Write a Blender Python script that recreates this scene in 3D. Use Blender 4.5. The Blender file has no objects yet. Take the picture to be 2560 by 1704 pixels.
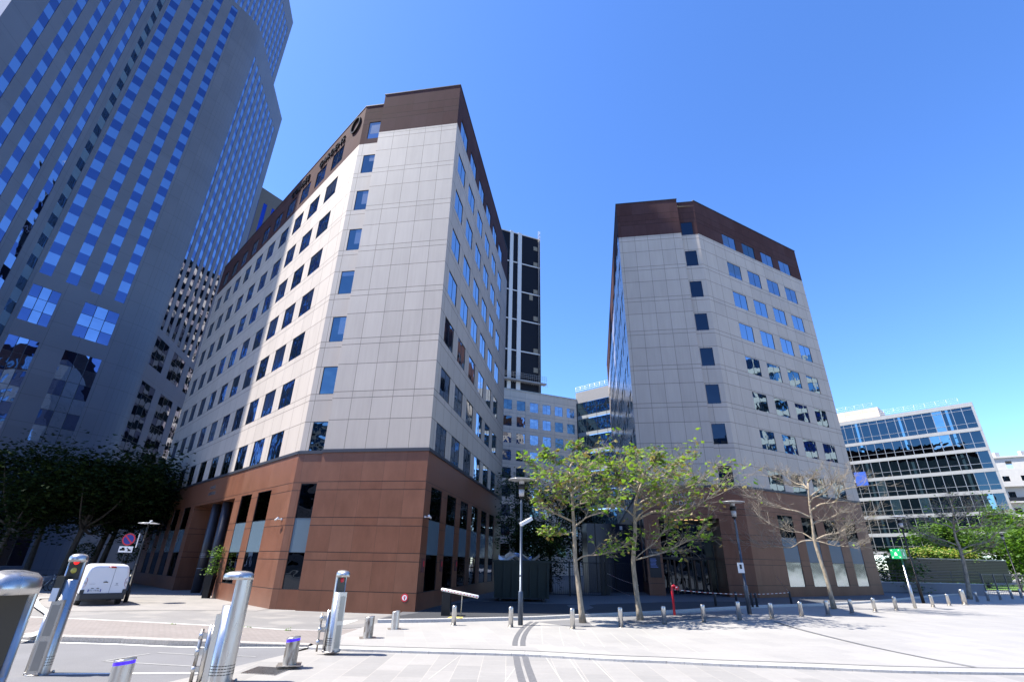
import bpy, bmesh, math, random
from mathutils import Vector, Matrix, noise
random.seed(7)
S = bpy.context.scene
# ---------------------------------------------------------------- camera
EYE = 2.25; FPX = 1225.53; PW, PH = 2560, 1704
PITCH, ROLL = math.radians(24.30), math.radians(1.099)
_F = Vector((0, math.cos(PITCH), math.sin(PITCH))); _R = Vector((1, 0, 0)); _U = _R.cross(_F)
AX = math.cos(ROLL)*_R + math.sin(ROLL)*_U
BX = -math.sin(ROLL)*_R + math.cos(ROLL)*_U
cam_d = bpy.data.cameras.new('camera'); cam = bpy.data.objects.new('camera', cam_d); S.collection.objects.link(cam)
cam_d.sensor_width = 36; cam_d.lens = FPX/PW*36; cam_d.clip_start = .1; cam_d.clip_end = 4000
cam.matrix_world = Matrix(((AX.x, BX.x, -_F.x, 0), (AX.y, BX.y, -_F.y, 0), (AX.z, BX.z, -_F.z, EYE), (0, 0, 0, 1)))
S.camera = cam
# ---------------------------------------------------------------- light
SUN_AZ, SUN_EL = -93.2, 57.0
w = bpy.data.worlds.new('World'); S.world = w; w.use_nodes = True
nt = w.node_tree; nt.nodes.clear()
sky = nt.nodes.new('ShaderNodeTexSky'); sky.sky_type = 'NISHITA'; sky.sun_disc = False
sky.sun_elevation = math.radians(SUN_EL); sky.sun_rotation = math.radians(SUN_AZ)
sky.dust_density = .2; sky.ozone_density = 3.0; sky.air_density = .7; sky.altitude = 50
hsv = nt.nodes.new('ShaderNodeHueSaturation'); hsv.inputs['Saturation'].default_value = 1.2; hsv.inputs['Hue'].default_value = .508
bg = nt.nodes.new('ShaderNodeBackground'); bg.inputs[1].default_value = .147
out = nt.nodes.new('ShaderNodeOutputWorld')
nt.links.new(sky.outputs[0], hsv.inputs['Color']); nt.links.new(hsv.outputs[0], bg.inputs[0]); nt.links.new(bg.outputs[0], out.inputs[0])
sd = bpy.data.lights.new('sun', 'SUN'); sd.energy = 4.4; sd.angle = math.radians(.53); sd.color = (1, .94, .85)
sun = bpy.data.objects.new('sun', sd); S.collection.objects.link(sun)
_a, _e = math.radians(SUN_AZ), math.radians(SUN_EL)
SUND = Vector((math.sin(_a)*math.cos(_e), math.cos(_a)*math.cos(_e), math.sin(_e)))
sun.rotation_euler = SUND.to_track_quat('Z', 'Y').to_euler()
S.view_settings.view_transform = 'Standard'; S.view_settings.look = 'None'
S.view_settings.exposure = 1.6; S.view_settings.gamma = 1
S.cycles.max_bounces = 6; S.cycles.diffuse_bounces = 3; S.cycles.glossy_bounces = 4; S.cycles.transparent_max_bounces = 8
S.cycles.sample_clamp_indirect = 6

# ---------------------------------------------------------------- photo geometry helpers
def ray(x, y): return AX*((x-PW/2)/FPX) - BX*((y-PH/2)/FPX) + _F
def gz(x, y):
    t = min(1, max(0, (x-3)/9)); t = t*t*(3-2*t); q = min(1, max(0, (y-16)/9)); q = q*q*(3-2*q)
    return .22*t*q
def at(x, y, z=None):
    """ground point seen at photo pixel x,y (z: height of the surface, default the plaza)"""
    d = ray(x, y); zz = 0 if z is None else z
    for _ in range(1 if z is not None else 6):
        t = (zz-EYE)/d.z; p = Vector((d.x*t, d.y*t, zz))
        if z is None: zz = gz(p.x, p.y)
    return p
def hgt(p, x, y):
    d = ray(x, y); t = (p.x*d.x+p.y*d.y)/(d.x*d.x+d.y*d.y); return EYE+d.z*t
def un(a): a = math.radians(a); return Vector((math.sin(a), math.cos(a), 0))
def online(o, az, x, y):
    u = un(az); d = ray(x, y)
    return (o.x*d.y-o.y*d.x)/(u.y*d.x-u.x*d.y)
def rad(x, y, r):
    d = ray(x, y); h = math.hypot(d.x, d.y); return Vector((d.x/h*r, d.y/h*r, 0))
def project(p):
    v = p-Vector((0, 0, EYE)); z = v.dot(_F)
    return (PW/2+FPX*v.dot(AX)/z, PH/2-FPX*v.dot(BX)/z) if z > .1 else None

# ---------------------------------------------------------------- node helper
class NT:
    def __init__(s, name):
        s.m = bpy.data.materials.new(name); s.m.use_nodes = True; s.t = s.m.node_tree; s.t.nodes.clear()
        s.o = s.n('ShaderNodeOutputMaterial'); s.b = s.n('ShaderNodeBsdfPrincipled'); s.l(s.b.outputs[0], s.o.inputs[0])
    def n(s, t, **k):
        x = s.t.nodes.new(t)
        for a, b in k.items(): setattr(x, a, b)
        return x
    def l(s, a, b): s.t.links.new(a, b)
    def put(s, sock, v):
        if hasattr(v, 'is_output'): s.l(v, sock)
        elif isinstance(v, (tuple, list)) and len(v) == 3 and sock.type == 'RGBA': sock.default_value = (*v, 1)
        else: sock.default_value = v
    def mth(s, op, a, b=0, c=0):
        x = s.n('ShaderNodeMath', operation=op); s.put(x.inputs[0], a); s.put(x.inputs[1], b); s.put(x.inputs[2], c); return x.outputs[0]
    def mix(s, f, a, b, mode='MIX'):
        x = s.n('ShaderNodeMix', data_type='RGBA', blend_type=mode); s.put(x.inputs[0], f); s.put(x.inputs[6], a); s.put(x.inputs[7], b); return x.outputs[2]
    def noise(s, vec, scale, det=4, rough=.55):
        x = s.n('ShaderNodeTexNoise'); s.put(x.inputs['Scale'], scale); s.put(x.inputs['Detail'], det); s.put(x.inputs['Roughness'], rough)
        if vec is not None: s.l(vec, x.inputs['Vector'])
        return x.outputs[0]
    def wn(s, vec):
        x = s.n('ShaderNodeTexWhiteNoise'); s.l(vec, x.inputs['Vector']); return x.outputs['Value']
    def ramp(s, v, a, b, c=(0, 0, 0), d=(1, 1, 1)):
        x = s.n('ShaderNodeValToRGB'); s.l(v, x.inputs[0]); e = x.color_ramp.elements
        e[0].position = a; e[1].position = b; e[0].color = (*c, 1); e[1].color = (*d, 1); return x.outputs[0]
    def pos(s): return s.n('ShaderNodeNewGeometry').outputs['Position']
    def objc(s): return s.n('ShaderNodeTexCoord').outputs['Object']
    def uv(s):
        x = s.n('ShaderNodeSeparateXYZ'); u = s.n('ShaderNodeUVMap'); s.l(u.outputs[0], x.inputs[0]); return x.outputs[0], x.outputs[1]
    def scalev(s, vec, k):
        x = s.n('ShaderNodeMapping'); s.l(vec, x.inputs[0]); x.inputs['Scale'].default_value = k; return x.outputs[0]
    def comb(s, a, b, c=0):
        x = s.n('ShaderNodeCombineXYZ'); s.put(x.inputs[0], a); s.put(x.inputs[1], b); s.put(x.inputs[2], c); return x.outputs[0]
    def bump(s, h, st=.3, dist=.02):
        x = s.n('ShaderNodeBump'); x.inputs['Strength'].default_value = st; x.inputs['Distance'].default_value = dist; s.l(h, x.inputs['Height']); s.l(x.outputs[0], s.b.inputs['Normal'])
    def near(s, x, off, period, wd):
        """1 on a joint line"""
        d = s.mth('SUBTRACT', x, off)
        d = s.mth('PINGPONG', d, period/2) if period else s.mth('ABSOLUTE', d)
        return s.mth('LESS_THAN', d, wd)
    def fin(s, col=None, rough=.6, metal=0, spec=None):
        if col is not None: s.put(s.b.inputs['Base Color'], col)
        s.put(s.b.inputs['Roughness'], rough); s.put(s.b.inputs['Metallic'], metal)
        if spec is not None: s.b.inputs['Specular IOR Level'].default_value = spec
        return s.m

M = {}
def plain(name, col, rough=.6, metal=0, var=.12, sc=3.0, spec=None, bump=0):
    n = NT(name); v = n.noise(n.objc(), sc, 5)
    k = n.mth('MULTIPLY_ADD', v, var*2, 1-var)
    c = n.mix(1, col, n.comb(k, k, k), 'MULTIPLY')
    if bump: n.bump(n.noise(n.objc(), sc*12, 3), bump, .01)
    M[name] = n.fin(c, rough, metal, spec); return M[name]
def stone_cream(name, vper, voff, stain=.1, base=(.385, .338, .295), rough=.62, spec=.35):
    n = NT(name); u, z = n.uv()
    j = n.near(u, voff, vper, .014)
    for o in (9.24, 10.86, 10.48): j = n.mth('MAXIMUM', j, n.near(z, o, 3.29, .02))
    v = n.noise(n.scalev(n.comb(u, z), (1, .35, 1)), 1.3, 6)
    pan = n.wn(n.comb(n.mth('FLOOR', n.mth('DIVIDE', n.mth('SUBTRACT', u, voff), vper)), n.mth('FLOOR', n.mth('DIVIDE', n.mth('SUBTRACT', z, 9.24), 1.645)))); strk = n.noise(n.comb(n.mth('MULTIPLY', u, 5.0), n.mth('MULTIPLY', z, .22)), 1, 5, .65)
    fine = n.noise(n.comb(u, z), 60, 2)
    k = n.mth('ADD', n.mth('MULTIPLY_ADD', v, stain*2, 1-stain), n.mth('MULTIPLY_ADD', pan, .10, -.05)); k = n.mth('ADD', k, n.mth('MULTIPLY_ADD', strk, .22, -.11))
    k = n.mth('ADD', k, n.mth('MULTIPLY_ADD', fine, .06, -.03))
    c = n.mix(1, base, n.comb(k, k, k), 'MULTIPLY')
    c = n.mix(n.mth('MULTIPLY', j, .85), c, (.09, .08, .07))
    
    M[name] = n.fin(c, rough, 0, spec); return M[name]
def stone_brown(name, vper, voff, spec=.3, base=(.150, .063, .037), hs=(5.94, 5.53, 4.18, 3.8, 2.57, 2.2, .88, 32.55, 32.1, 33.3), rough=.3):
    n = NT(name); u, z = n.uv()
    j = n.mth('MULTIPLY', n.near(u, voff, vper, .006), .5)
    for o in hs: j = n.mth('MAXIMUM', j, n.near(z, o, 0, .016))
    band = 0
    for o in hs: band = n.mth('ADD', band, n.mth('GREATER_THAN', z, o))
    ci = n.mth('FLOOR', n.mth('DIVIDE', n.mth('SUBTRACT', u, voff), vper))
    pan = n.wn(n.comb(ci, band)); 
    v = n.noise(n.comb(n.mth('ADD', n.mth('MULTIPLY', u, 1.2), n.mth('MULTIPLY', pan, 31)), n.mth('MULTIPLY', z, .5), pan), 1.1, 8, .65); gr = n.noise(n.comb(u, z), 55, 3); pale = n.ramp(n.noise(n.comb(n.mth('MULTIPLY', u, 2.5), n.mth('MULTIPLY', z, .25), 3), 1, 5, .7), .58, .8)
    k = n.mth('ADD', n.mth('MULTIPLY_ADD', v, .8, .6), n.mth('MULTIPLY_ADD', pan, .16, -.07)); k = n.mth('ADD', k, n.mth('MULTIPLY_ADD', gr, .3, -.15))
    c = n.mix(1, base, n.comb(k, k, k), 'MULTIPLY')
    c = n.mix(n.mth('MULTIPLY', pan, .35), c, n.mix(1, (base[0]*.9, base[1]*1.15, base[2]*1.3), n.comb(k, k, k), 'MULTIPLY'))
    c = n.mix(n.mth('MULTIPLY', pale, .22), c, (base[0]*2, base[1]*2.6, base[2]*3)); c = n.mix(j, c, (.015, .012, .012))
    
    M[name] = n.fin(c, n.mth('MULTIPLY_ADD', v, .15, rough-.05), 0, spec); return M[name]
def glass(name, col, rough=.015, wav=.004, wsc=.55, frac=1.0):
    n = NT(name); h = n.noise(n.pos(), wsc, 2, .4)
    x = n.n('ShaderNodeBump'); x.inputs['Strength'].default_value = 1; x.inputs['Distance'].default_value = wav*8
    n.l(h, x.inputs['Height']); n.l(x.outputs[0], n.b.inputs['Normal'])
    M[name] = n.fin(col, rough, 1.0); return M[name]
def emis(name, col, st):
    n = NT(name); n.b.inputs['Emission Color'].default_value = (*col, 1); n.b.inputs['Emission Strength'].default_value = st
    M[name] = n.fin(col, .4); return M[name]

stone_cream('cream_front', 1.2, 1.13); stone_cream('cream_polished', 1.5, .6, rough=.18, spec=.9); stone_cream('cream_side', 1.5, .6); stone_cream('cream_link', 3.3, .4, base=(.56, .445, .36))
stone_brown('brown_front', 1.2, 1.13); stone_brown('brown_side', 1.5, .6)
stone_brown('brown_top', 1.2, 1.13, .06, base=(.058, .030, .030), rough=.75)
glass('glass_office', (.27, .32, .39), wav=.007, wsc=.8); glass('glass_teal', (.12, .17, .20), wav=.008, wsc=.8); glass('glass_side', (.36, .44, .52), wav=.0011, wsc=.7); glass('glass_blind', (.25, .27, .29), .2); glass('glass_dark', (.045, .055, .07)); glass('glass_board', (.50, .56, .60), .12); plain('spandrel', (.085, .125, .16), .25, 0, .08, 1, .6)
glass('tower_pale', (.30, .38, .52), .02, .006, .35); glass('tower_dark', (.11, .15, .29), .02, .006, .35)
glass('tower_lift', (.09, .13, .18), .06)
glass('glass_green', (.22, .34, .36)); glass('connector_glass', (.20, .28, .28)); glass('glass_block', (.05, .08, .095), wav=.002)
plain('steel_panel', (.30, .295, .285), .35, .85, .1, 2); plain('frame_dark', (.018, .02, .024), .4, .3); plain('ledge', (.03, .032, .042), .45, .2)
plain('black', (.008, .008, .01), .5); plain('letter_dark', (.015, .015, .017), .35, .5); plain('letter_pale', (.32, .32, .33), .35, .8)
plain('roof_gravel', (.25, .24, .22), .9)
# left tower concrete
def tower_mat():
    n = NT('tower_stone'); u, z = n.uv()
    j = n.mth('MAXIMUM', n.near(u, 0, 3.24, .025), n.near(z, .6, 3.07, .022))
    v = n.noise(n.comb(u, z), .25, 6); f = n.noise(n.comb(u, z), 9, 4); pn = n.wn(n.comb(n.mth('FLOOR', n.mth('DIVIDE', u, 3.24)), n.mth('FLOOR', n.mth('DIVIDE', z, 3.07))))
    k = n.mth('ADD', n.mth('MULTIPLY_ADD', v, .22, .86), n.mth('MULTIPLY_ADD', f, .12, -.06)); k = n.mth('ADD', k, n.mth('MULTIPLY_ADD', pn, .12, -.06))
    c = n.mix(1, (.100, .107, .132), n.comb(k, k, k), 'MULTIPLY'); c = n.mix(n.mth('MULTIPLY', j, .6), c, (.03, .03, .035))
    M['tower_stone'] = n.fin(c, .45, 0, .45)
tower_mat()
def steel():
    n = NT('steel'); o = n.objc()
    v = n.noise(n.scalev(o, (6, 6, 1.2)), 3, 5); s2 = n.noise(n.scalev(o, (2, 2, 90)), 3, 2)
    k = n.mth('MULTIPLY_ADD', v, .35, .8); c = n.mix(1, (.50, .49, .475), n.comb(k, k, k), 'MULTIPLY')
    n.bump(s2, .05, .002)
    M['steel'] = n.fin(c, n.mth('MULTIPLY_ADD', v, .3, .16), .92)
steel()
def steel2():
    n = NT('steel_stained'); o = n.objc(); v = n.noise(n.scalev(o, (5, 5, 1.5)), 2.5, 6)
    c = n.mix(n.ramp(v, .45, .7), (.42, .40, .37), (.14, .10, .07)); M['steel_stained'] = n.fin(c, n.mth('MULTIPLY_ADD', v, .3, .25), .8)
steel2()
def bark(name, a, b):
    n = NT(name); v = n.noise(n.scalev(n.objc(), (3, 3, 1.2)), 3, 6, .65); 
    c = n.mix(n.ramp(v, .35, .65), a, b); n.bump(n.noise(n.scalev(n.objc(), (14, 14, 4)), 2, 4), .5, .02); M[name] = n.fin(c, .85)
bark('bark_pale', (.36, .30, .22), (.17, .14, .10)); bark('twig', (.27, .24, .195), (.15, .13, .10)); bark('bark_dark', (.06, .05, .04), (.03, .026, .022))
def leaf(name, a, b, trans=.45):
    n = NT(name); g = n.n('ShaderNodeNewGeometry'); r = g.outputs['Random Per Island']
    c = n.mix(r, a, b)
    tr = n.n('ShaderNodeBsdfTranslucent'); n.l(n.mix(1, c, (1.3, 1.35, .6), 'MULTIPLY'), tr.inputs[0])
    mx = n.n('ShaderNodeMixShader'); mx.inputs[0].default_value = trans
    n.fin(c, .5, 0, .3 if trans > .2 else .04); n.l(n.b.outputs[0], mx.inputs[1]); n.l(tr.outputs[0], mx.inputs[2]); n.l(mx.outputs[0], n.o.inputs[0]); M[name] = n.m
leaf('leaf_fresh', (.085, .18, .02), (.21, .31, .045)); leaf('leaf_bronze', (.16, .11, .04), (.22, .20, .07), .3)
leaf('leaf_deep', (.035, .07, .016), (.07, .12, .03), .3); leaf('leaf_bright', (.05, .12, .012), (.12, .22, .025), .35); leaf('leaf_gold', (.30, .30, .08), (.42, .40, .14))
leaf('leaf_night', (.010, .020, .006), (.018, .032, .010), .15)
# ground
def slabs(name, ca, cb, cj, bw, bh, ang=0, mort=.012, var=.25, rough=.62, zoff=(0, 0), sp=9):
    n = NT(name); mp = n.n('ShaderNodeMapping'); n.l(n.pos(), mp.inputs[0]); mp.inputs['Rotation'].default_value = (0, 0, math.radians(ang)); mp.inputs['Location'].default_value = (*zoff, 0)
    b = n.n('ShaderNodeTexBrick'); n.l(mp.outputs[0], b.inputs['Vector']); b.offset = .5; b.offset_frequency = 2
    b.inputs['Scale'].default_value = 1; b.inputs['Brick Width'].default_value = bw; b.inputs['Row Height'].default_value = bh
    b.inputs['Mortar Size'].default_value = mort; b.inputs['Mortar Smooth'].default_value = .2
    b.inputs['Color1'].default_value = (*ca, 1); b.inputs['Color2'].default_value = (*cb, 1); b.inputs['Mortar'].default_value = (*cj, 1)
    v = n.noise(n.pos(), .35, 6, .6); f = n.noise(n.pos(), sp, 5, .7); gum = n.n('ShaderNodeTexVoronoi'); n.l(n.pos(), gum.inputs['Vector']); gum.inputs['Scale'].default_value = 2.2; gm_ = n.mth('LESS_THAN', gum.outputs['Distance'], n.mth('MULTIPLY', n.noise(n.pos(), 1.1, 2), .075)); st = n.noise(n.scalev(n.pos(), (.5, 3, 1)), .9, 4)
    k = n.mth('ADD', n.mth('MULTIPLY_ADD', v, var, 1-var*.6), n.mth('MULTIPLY_ADD', f, .22, -.11)); k = n.mth('ADD', k, n.mth('MULTIPLY_ADD', st, .16, -.08))
    c = n.mix(1, b.outputs[0], n.comb(k, k, k), 'MULTIPLY'); c = n.mix(n.mth('MULTIPLY', gm_, .45), c, (.10, .098, .09))
    n.bump(n.mth('MULTIPLY_ADD', b.outputs[1], -1, n.mth('MULTIPLY', f, .3)), .25, .01)
    M[name] = n.fin(c, n.mth('MULTIPLY_ADD', v, .2, rough-.1), 0, .35)
slabs('paving', (.272, .262, .248), (.222, .216, .207), (.33, .31, .28), 1.5, .60, 90, .008)
slabs('paving_upper', (.29, .281, .266), (.262, .255, .244), (.32, .305, .28), 1.3, .62, 78, .006)
slabs('paving_front', (.25, .235, .22), (.215, .205, .195), (.22, .21, .2), .8, .5, 30, .01)
slabs('paving_brick', (.20, .175, .162), (.225, .20, .187), (.15, .14, .13), .22, .11, 12, .01)
slabs('paving_shade', (.10, .102, .108), (.085, .088, .094), (.05, .05, .055), .9, .45, 10, .01)  # courtyard slabs darkened in their colour to deepen the shade in the gap
def asphalt(name, col, patch=False):
    n = NT(name); f = n.noise(n.pos(), 45, 4, .8); v = n.noise(n.pos(), .45, 6, .6); vo = n.n('ShaderNodeTexVoronoi'); n.l(n.pos(), vo.inputs['Vector']); vo.inputs['Scale'].default_value = 90
    k = n.mth('ADD', n.mth('MULTIPLY_ADD', v, .5, .72), n.mth('MULTIPLY_ADD', f, .9, -.42))
    c = n.mix(1, col, n.comb(k, k, k), 'MULTIPLY')
    c = n.mix(n.ramp(vo.outputs[0], .0, .16, (.30, .30, .30), (0, 0, 0)), c, (.42, .42, .42))
    if patch:
        b = n.n('ShaderNodeTexChecker'); mp = n.n('ShaderNodeMapping'); n.l(n.pos(), mp.inputs[0]); mp.inputs['Rotation'].default_value = (0, 0, .45); n.l(mp.outputs[0], b.inputs['Vector']); b.inputs['Scale'].default_value = .55
        c = n.mix(n.mth('MULTIPLY', n.mth('MULTIPLY', b.outputs[1], n.ramp(n.noise(n.pos(), .8, 2), .45, .6)), .5), c, (.26, .245, .225))
    n.bump(f, .4, .01); M[name] = n.fin(c, .85, 0, .3)
asphalt('asphalt', (.14, .14, .145)); asphalt('asphalt_patch', (.17, .165, .16), True); asphalt('asphalt_shade', (.035, .037, .042)); asphalt('far_ground', (.2, .2, .19))  # the lane's near-black asphalt has the gap's shadow put into its colour
plain('kerb_granite', (.40, .39, .37), .6, 0, .3, 14, bump=.3); plain('kerb_rough', (.30, .28, .255), .85, 0, .5, 22, bump=.6)
plain('road_paint', (.74, .73, .68), .7, 0, .2, 8); plain('faded_paint', (.22, .22, .215), .8, 0, .25, 5); plain('drain', (.12, .12, .125), .7, .2, .3, 12); plain('yellow_paint', (.62, .47, .10), .7)

# ---------------------------------------------------------------- mesh builder
class MB:
    def __init__(s): s.v = []; s.f = []; s.uv = []; s.mi = []; s.sm = []; s.mats = []
    def mat(s, m):
        m = M[m] if isinstance(m, str) else m
        if m not in s.mats: s.mats.append(m)
        return s.mats.index(m)
    def face(s, pts, m, uv=None, smooth=False):
        i = len(s.v); s.v += [tuple(p) for p in pts]; s.f.append(tuple(range(i, i+len(pts)))); s.mi.append(s.mat(m)); s.sm.append(smooth)
        s.uv += list(uv) if uv else [(p[0]+p[1], p[2]) for p in pts]
    def grid(s, rows, m, closed=True, smooth=True, caps=True):
        """rows: rings of points"""
        n = len(rows[0]); i0 = len(s.v); idx = []
        for r in rows:
            idx.append(list(range(len(s.v), len(s.v)+n))); s.v += [tuple(p) for p in r]
        mi = s.mat(m)
        for a in range(len(rows)-1):
            for b in range(n if closed else n-1):
                c = (b+1) % n; f = (idx[a][b], idx[a][c], idx[a+1][c], idx[a+1][b]); s.f.append(f); s.mi.append(mi); s.sm.append(smooth)
                s.uv += [(s.v[k][0]+s.v[k][1], s.v[k][2]) for k in f]
        if caps and closed:
            for r in (idx[0][::-1], idx[-1]):
                s.f.append(tuple(r)); s.mi.append(mi); s.sm.append(False); s.uv += [(s.v[k][0], s.v[k][1]) for k in r]
    def box(s, c, d, m, rz=0, rot=None):
        c = Vector(c); R = rot or Matrix.Rotation(rz, 3, 'Z'); h = [Vector((x*d[0]/2, y*d[1]/2, z*d[2]/2)) for x in (-1, 1) for y in (-1, 1) for z in (-1, 1)]
        p = [c+R @ q for q in h]
        for f in ((0, 1, 3, 2), (4, 6, 7, 5), (0, 4, 5, 1), (2, 3, 7, 6), (0, 2, 6, 4), (1, 5, 7, 3)): s.face([p[k] for k in f], m)
    def tube(s, a, b, r0, r1, m, n=12, smooth=True, caps=True):
        s.path([a, b], [r0, r1], m, n, smooth, caps)
    def path(s, pts, rs, m, n=10, smooth=True, caps=True):
        pts = [Vector(p) for p in pts]; rows = []
        for i, p in enumerate(pts):
            t = (pts[min(i+1, len(pts)-1)]-pts[max(i-1, 0)]).normalized()
            x = t.orthogonal().normalized() if i == 0 else (x-t*x.dot(t)).normalized()
            y = t.cross(x); rows.append([p+(x*math.cos(k*2*math.pi/n)+y*math.sin(k*2*math.pi/n))*rs[i] for k in range(n)])
        s.grid(rows, m, True, smooth, caps)
    def lathe(s, c, prof, m, n=24, smooth=True, caps=True):
        c = Vector(c); s.grid([[c+Vector((r*math.cos(k*2*math.pi/n), r*math.sin(k*2*math.pi/n), z)) for k in range(n)] for r, z in prof], m, True, smooth, caps)
    def build(s, name, parent=None, loc=None):
        me = bpy.data.meshes.new(name); org = Vector(loc) if loc is not None else Vector((0, 0, 0))
        me.from_pydata([tuple(Vector(p)-org) for p in s.v], [], s.f)
        uvl = me.uv_layers.new(name='UVMap'); flat = []
        for u in s.uv: flat += [u[0], u[1]]
        uvl.data.foreach_set('uv', flat)
        for m in s.mats: me.materials.append(m)
        me.polygons.foreach_set('material_index', s.mi); me.polygons.foreach_set('use_smooth', s.sm); me.update()
        o = bpy.data.objects.new(name, me); S.collection.objects.link(o)
        if parent is not None:
            o.parent = parent; o.location = org-parent.location
        else: o.location = org
        return o
def tag(o, label, cat, group=None):
    o['label'] = label; o['category'] = cat
    if group: o['group'] = group
    return o
def struct(o): o['kind'] = 'structure'; return o
def thing(name, label, cat, loc=(0, 0, 0), group=None):
    o = bpy.data.objects.new(name, None); S.collection.objects.link(o); o.location = loc; o.empty_display_size = .2
    return tag(o, label, cat, group)
def dup(root, loc, label=None, group=None, rz=None):
    r = root.copy(); S.collection.objects.link(r); r.location = loc
    if rz is not None: r.rotation_euler = (0, 0, rz)
    if label: r['label'] = label
    if group: r['group'] = group
    for ch in list(root.children):
        c = ch.copy(); S.collection.objects.link(c); c.parent = r
        for g in ch.children:
            d = g.copy(); S.collection.objects.link(d); d.parent = c
    return r
def text_obj(name, txt, size, mat, origin, udir, up, depth=.04, parent=None, align='LEFT', spacing=1.0):
    cu = bpy.data.curves.new(name, 'FONT'); cu.body = txt; cu.size = size; cu.extrude = depth; cu.align_x = align; cu.space_character = spacing
    cu.bevel_depth = 0
    t = bpy.data.objects.new('tmp_text', cu); S.collection.objects.link(t)
    dg = bpy.context.evaluated_depsgraph_get(); me = bpy.data.meshes.new_from_object(t.evaluated_get(dg)); bpy.data.objects.remove(t); bpy.data.curves.remove(cu)
    me.materials.clear(); me.materials.append(M[mat])
    o = bpy.data.objects.new(name, me); S.collection.objects.link(o)
    u = Vector(udir).normalized(); v = Vector(up).normalized(); nrm = u.cross(v)
    mw = Matrix(((u.x, v.x, nrm.x, 0), (u.y, v.y, nrm.y, 0), (u.z, v.z, nrm.z, 0), (0, 0, 0, 1)))
    org = Vector(origin)
    for vv in me.vertices: vv.co = mw @ vv.co
    if parent is not None: o.parent = parent; o.location = org-parent.location
    else: o.location = org
    return o

class Face:
    """a vertical wall plane: o origin on the ground, az direction, side +1/-1 outward on the right/left"""
    def __init__(s, o, az, side, z0=0): s.o = Vector((o[0], o[1], 0)); s.az = az; s.u = un(az); s.n = Vector((s.u.y, -s.u.x, 0))*side; s.z0 = z0; s.side = side
    def P(s, u, z, d=0): return s.o+s.u*u+s.n*d+Vector((0, 0, z+s.z0))
    def U(s, x, y): return online(s.o, s.az, x, y)
    def quad(s, mb, u0, u1, z0, z1, m, d=0):
        p = [s.P(u0, z0, d), s.P(u1, z0, d), s.P(u1, z1, d), s.P(u0, z1, d)]; q = [(u0, z0), (u1, z0), (u1, z1), (u0, z1)]
        if s.side < 0: p.reverse(); q.reverse()
        mb.face(p, m, q)
    def prism(s, mb, u0, u1, z0, z1, d0, d1, m):
        P = s.P
        for pts in ([P(u0, z0, d1), P(u1, z0, d1), P(u1, z1, d1), P(u0, z1, d1)], [P(u0, z0, d0), P(u0, z0, d1), P(u0, z1, d1), P(u0, z1, d0)],
                    [P(u1, z0, d0), P(u1, z0, d1), P(u1, z1, d1), P(u1, z1, d0)], [P(u0, z1, d0), P(u1, z1, d0), P(u1, z1, d1), P(u0, z1, d1)],
                    [P(u0, z0, d0), P(u1, z0, d0), P(u1, z0, d1), P(u0, z0, d1)], [P(u0, z0, d0), P(u1, z0, d0), P(u1, z1, d0), P(u0, z1, d0)]):
            mb.face(pts, m, [((p-s.o).dot(s.u), p.z-s.z0) for p in pts])
    def wall(s, mb, u0, u1, z0, z1, holes, m, depth=.07, d=0, rm=None):
        us = sorted({u0, u1}|{a for h in holes for a in h[:2] if u0 < a < u1}); zs = sorted({z0, z1}|{a for h in holes for a in h[2:4] if z0 < a < z1})
        inside = lambda a, b: any(h[0]-1e-6 < a < h[1]+1e-6 and h[2]-1e-6 < b < h[3]+1e-6 for h in holes)
        for j in range(len(zs)-1):
            run = None
            for i in range(len(us)-1):
                hole = inside((us[i]+us[i+1])/2, (zs[j]+zs[j+1])/2)
                if not hole and run is None: run = us[i]
                if hole and run is not None: s.quad(mb, run, us[i], zs[j], zs[j+1], m, d); run = None
            if run is not None: s.quad(mb, run, us[-1], zs[j], zs[j+1], m, d)
        for h in holes:
            a, b, c, e = h[:4]; P = s.P; r = rm or m
            for p in ([(a, c), (a, e)], [(b, c), (b, e)], [(a, c), (b, c)], [(a, e), (b, e)]):
                q = [P(*p[0], d), P(*p[1], d), P(*p[1], d-depth), P(*p[0], d-depth)]; mb.face(q, r, [p[0], p[1], p[1], p[0]])

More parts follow.
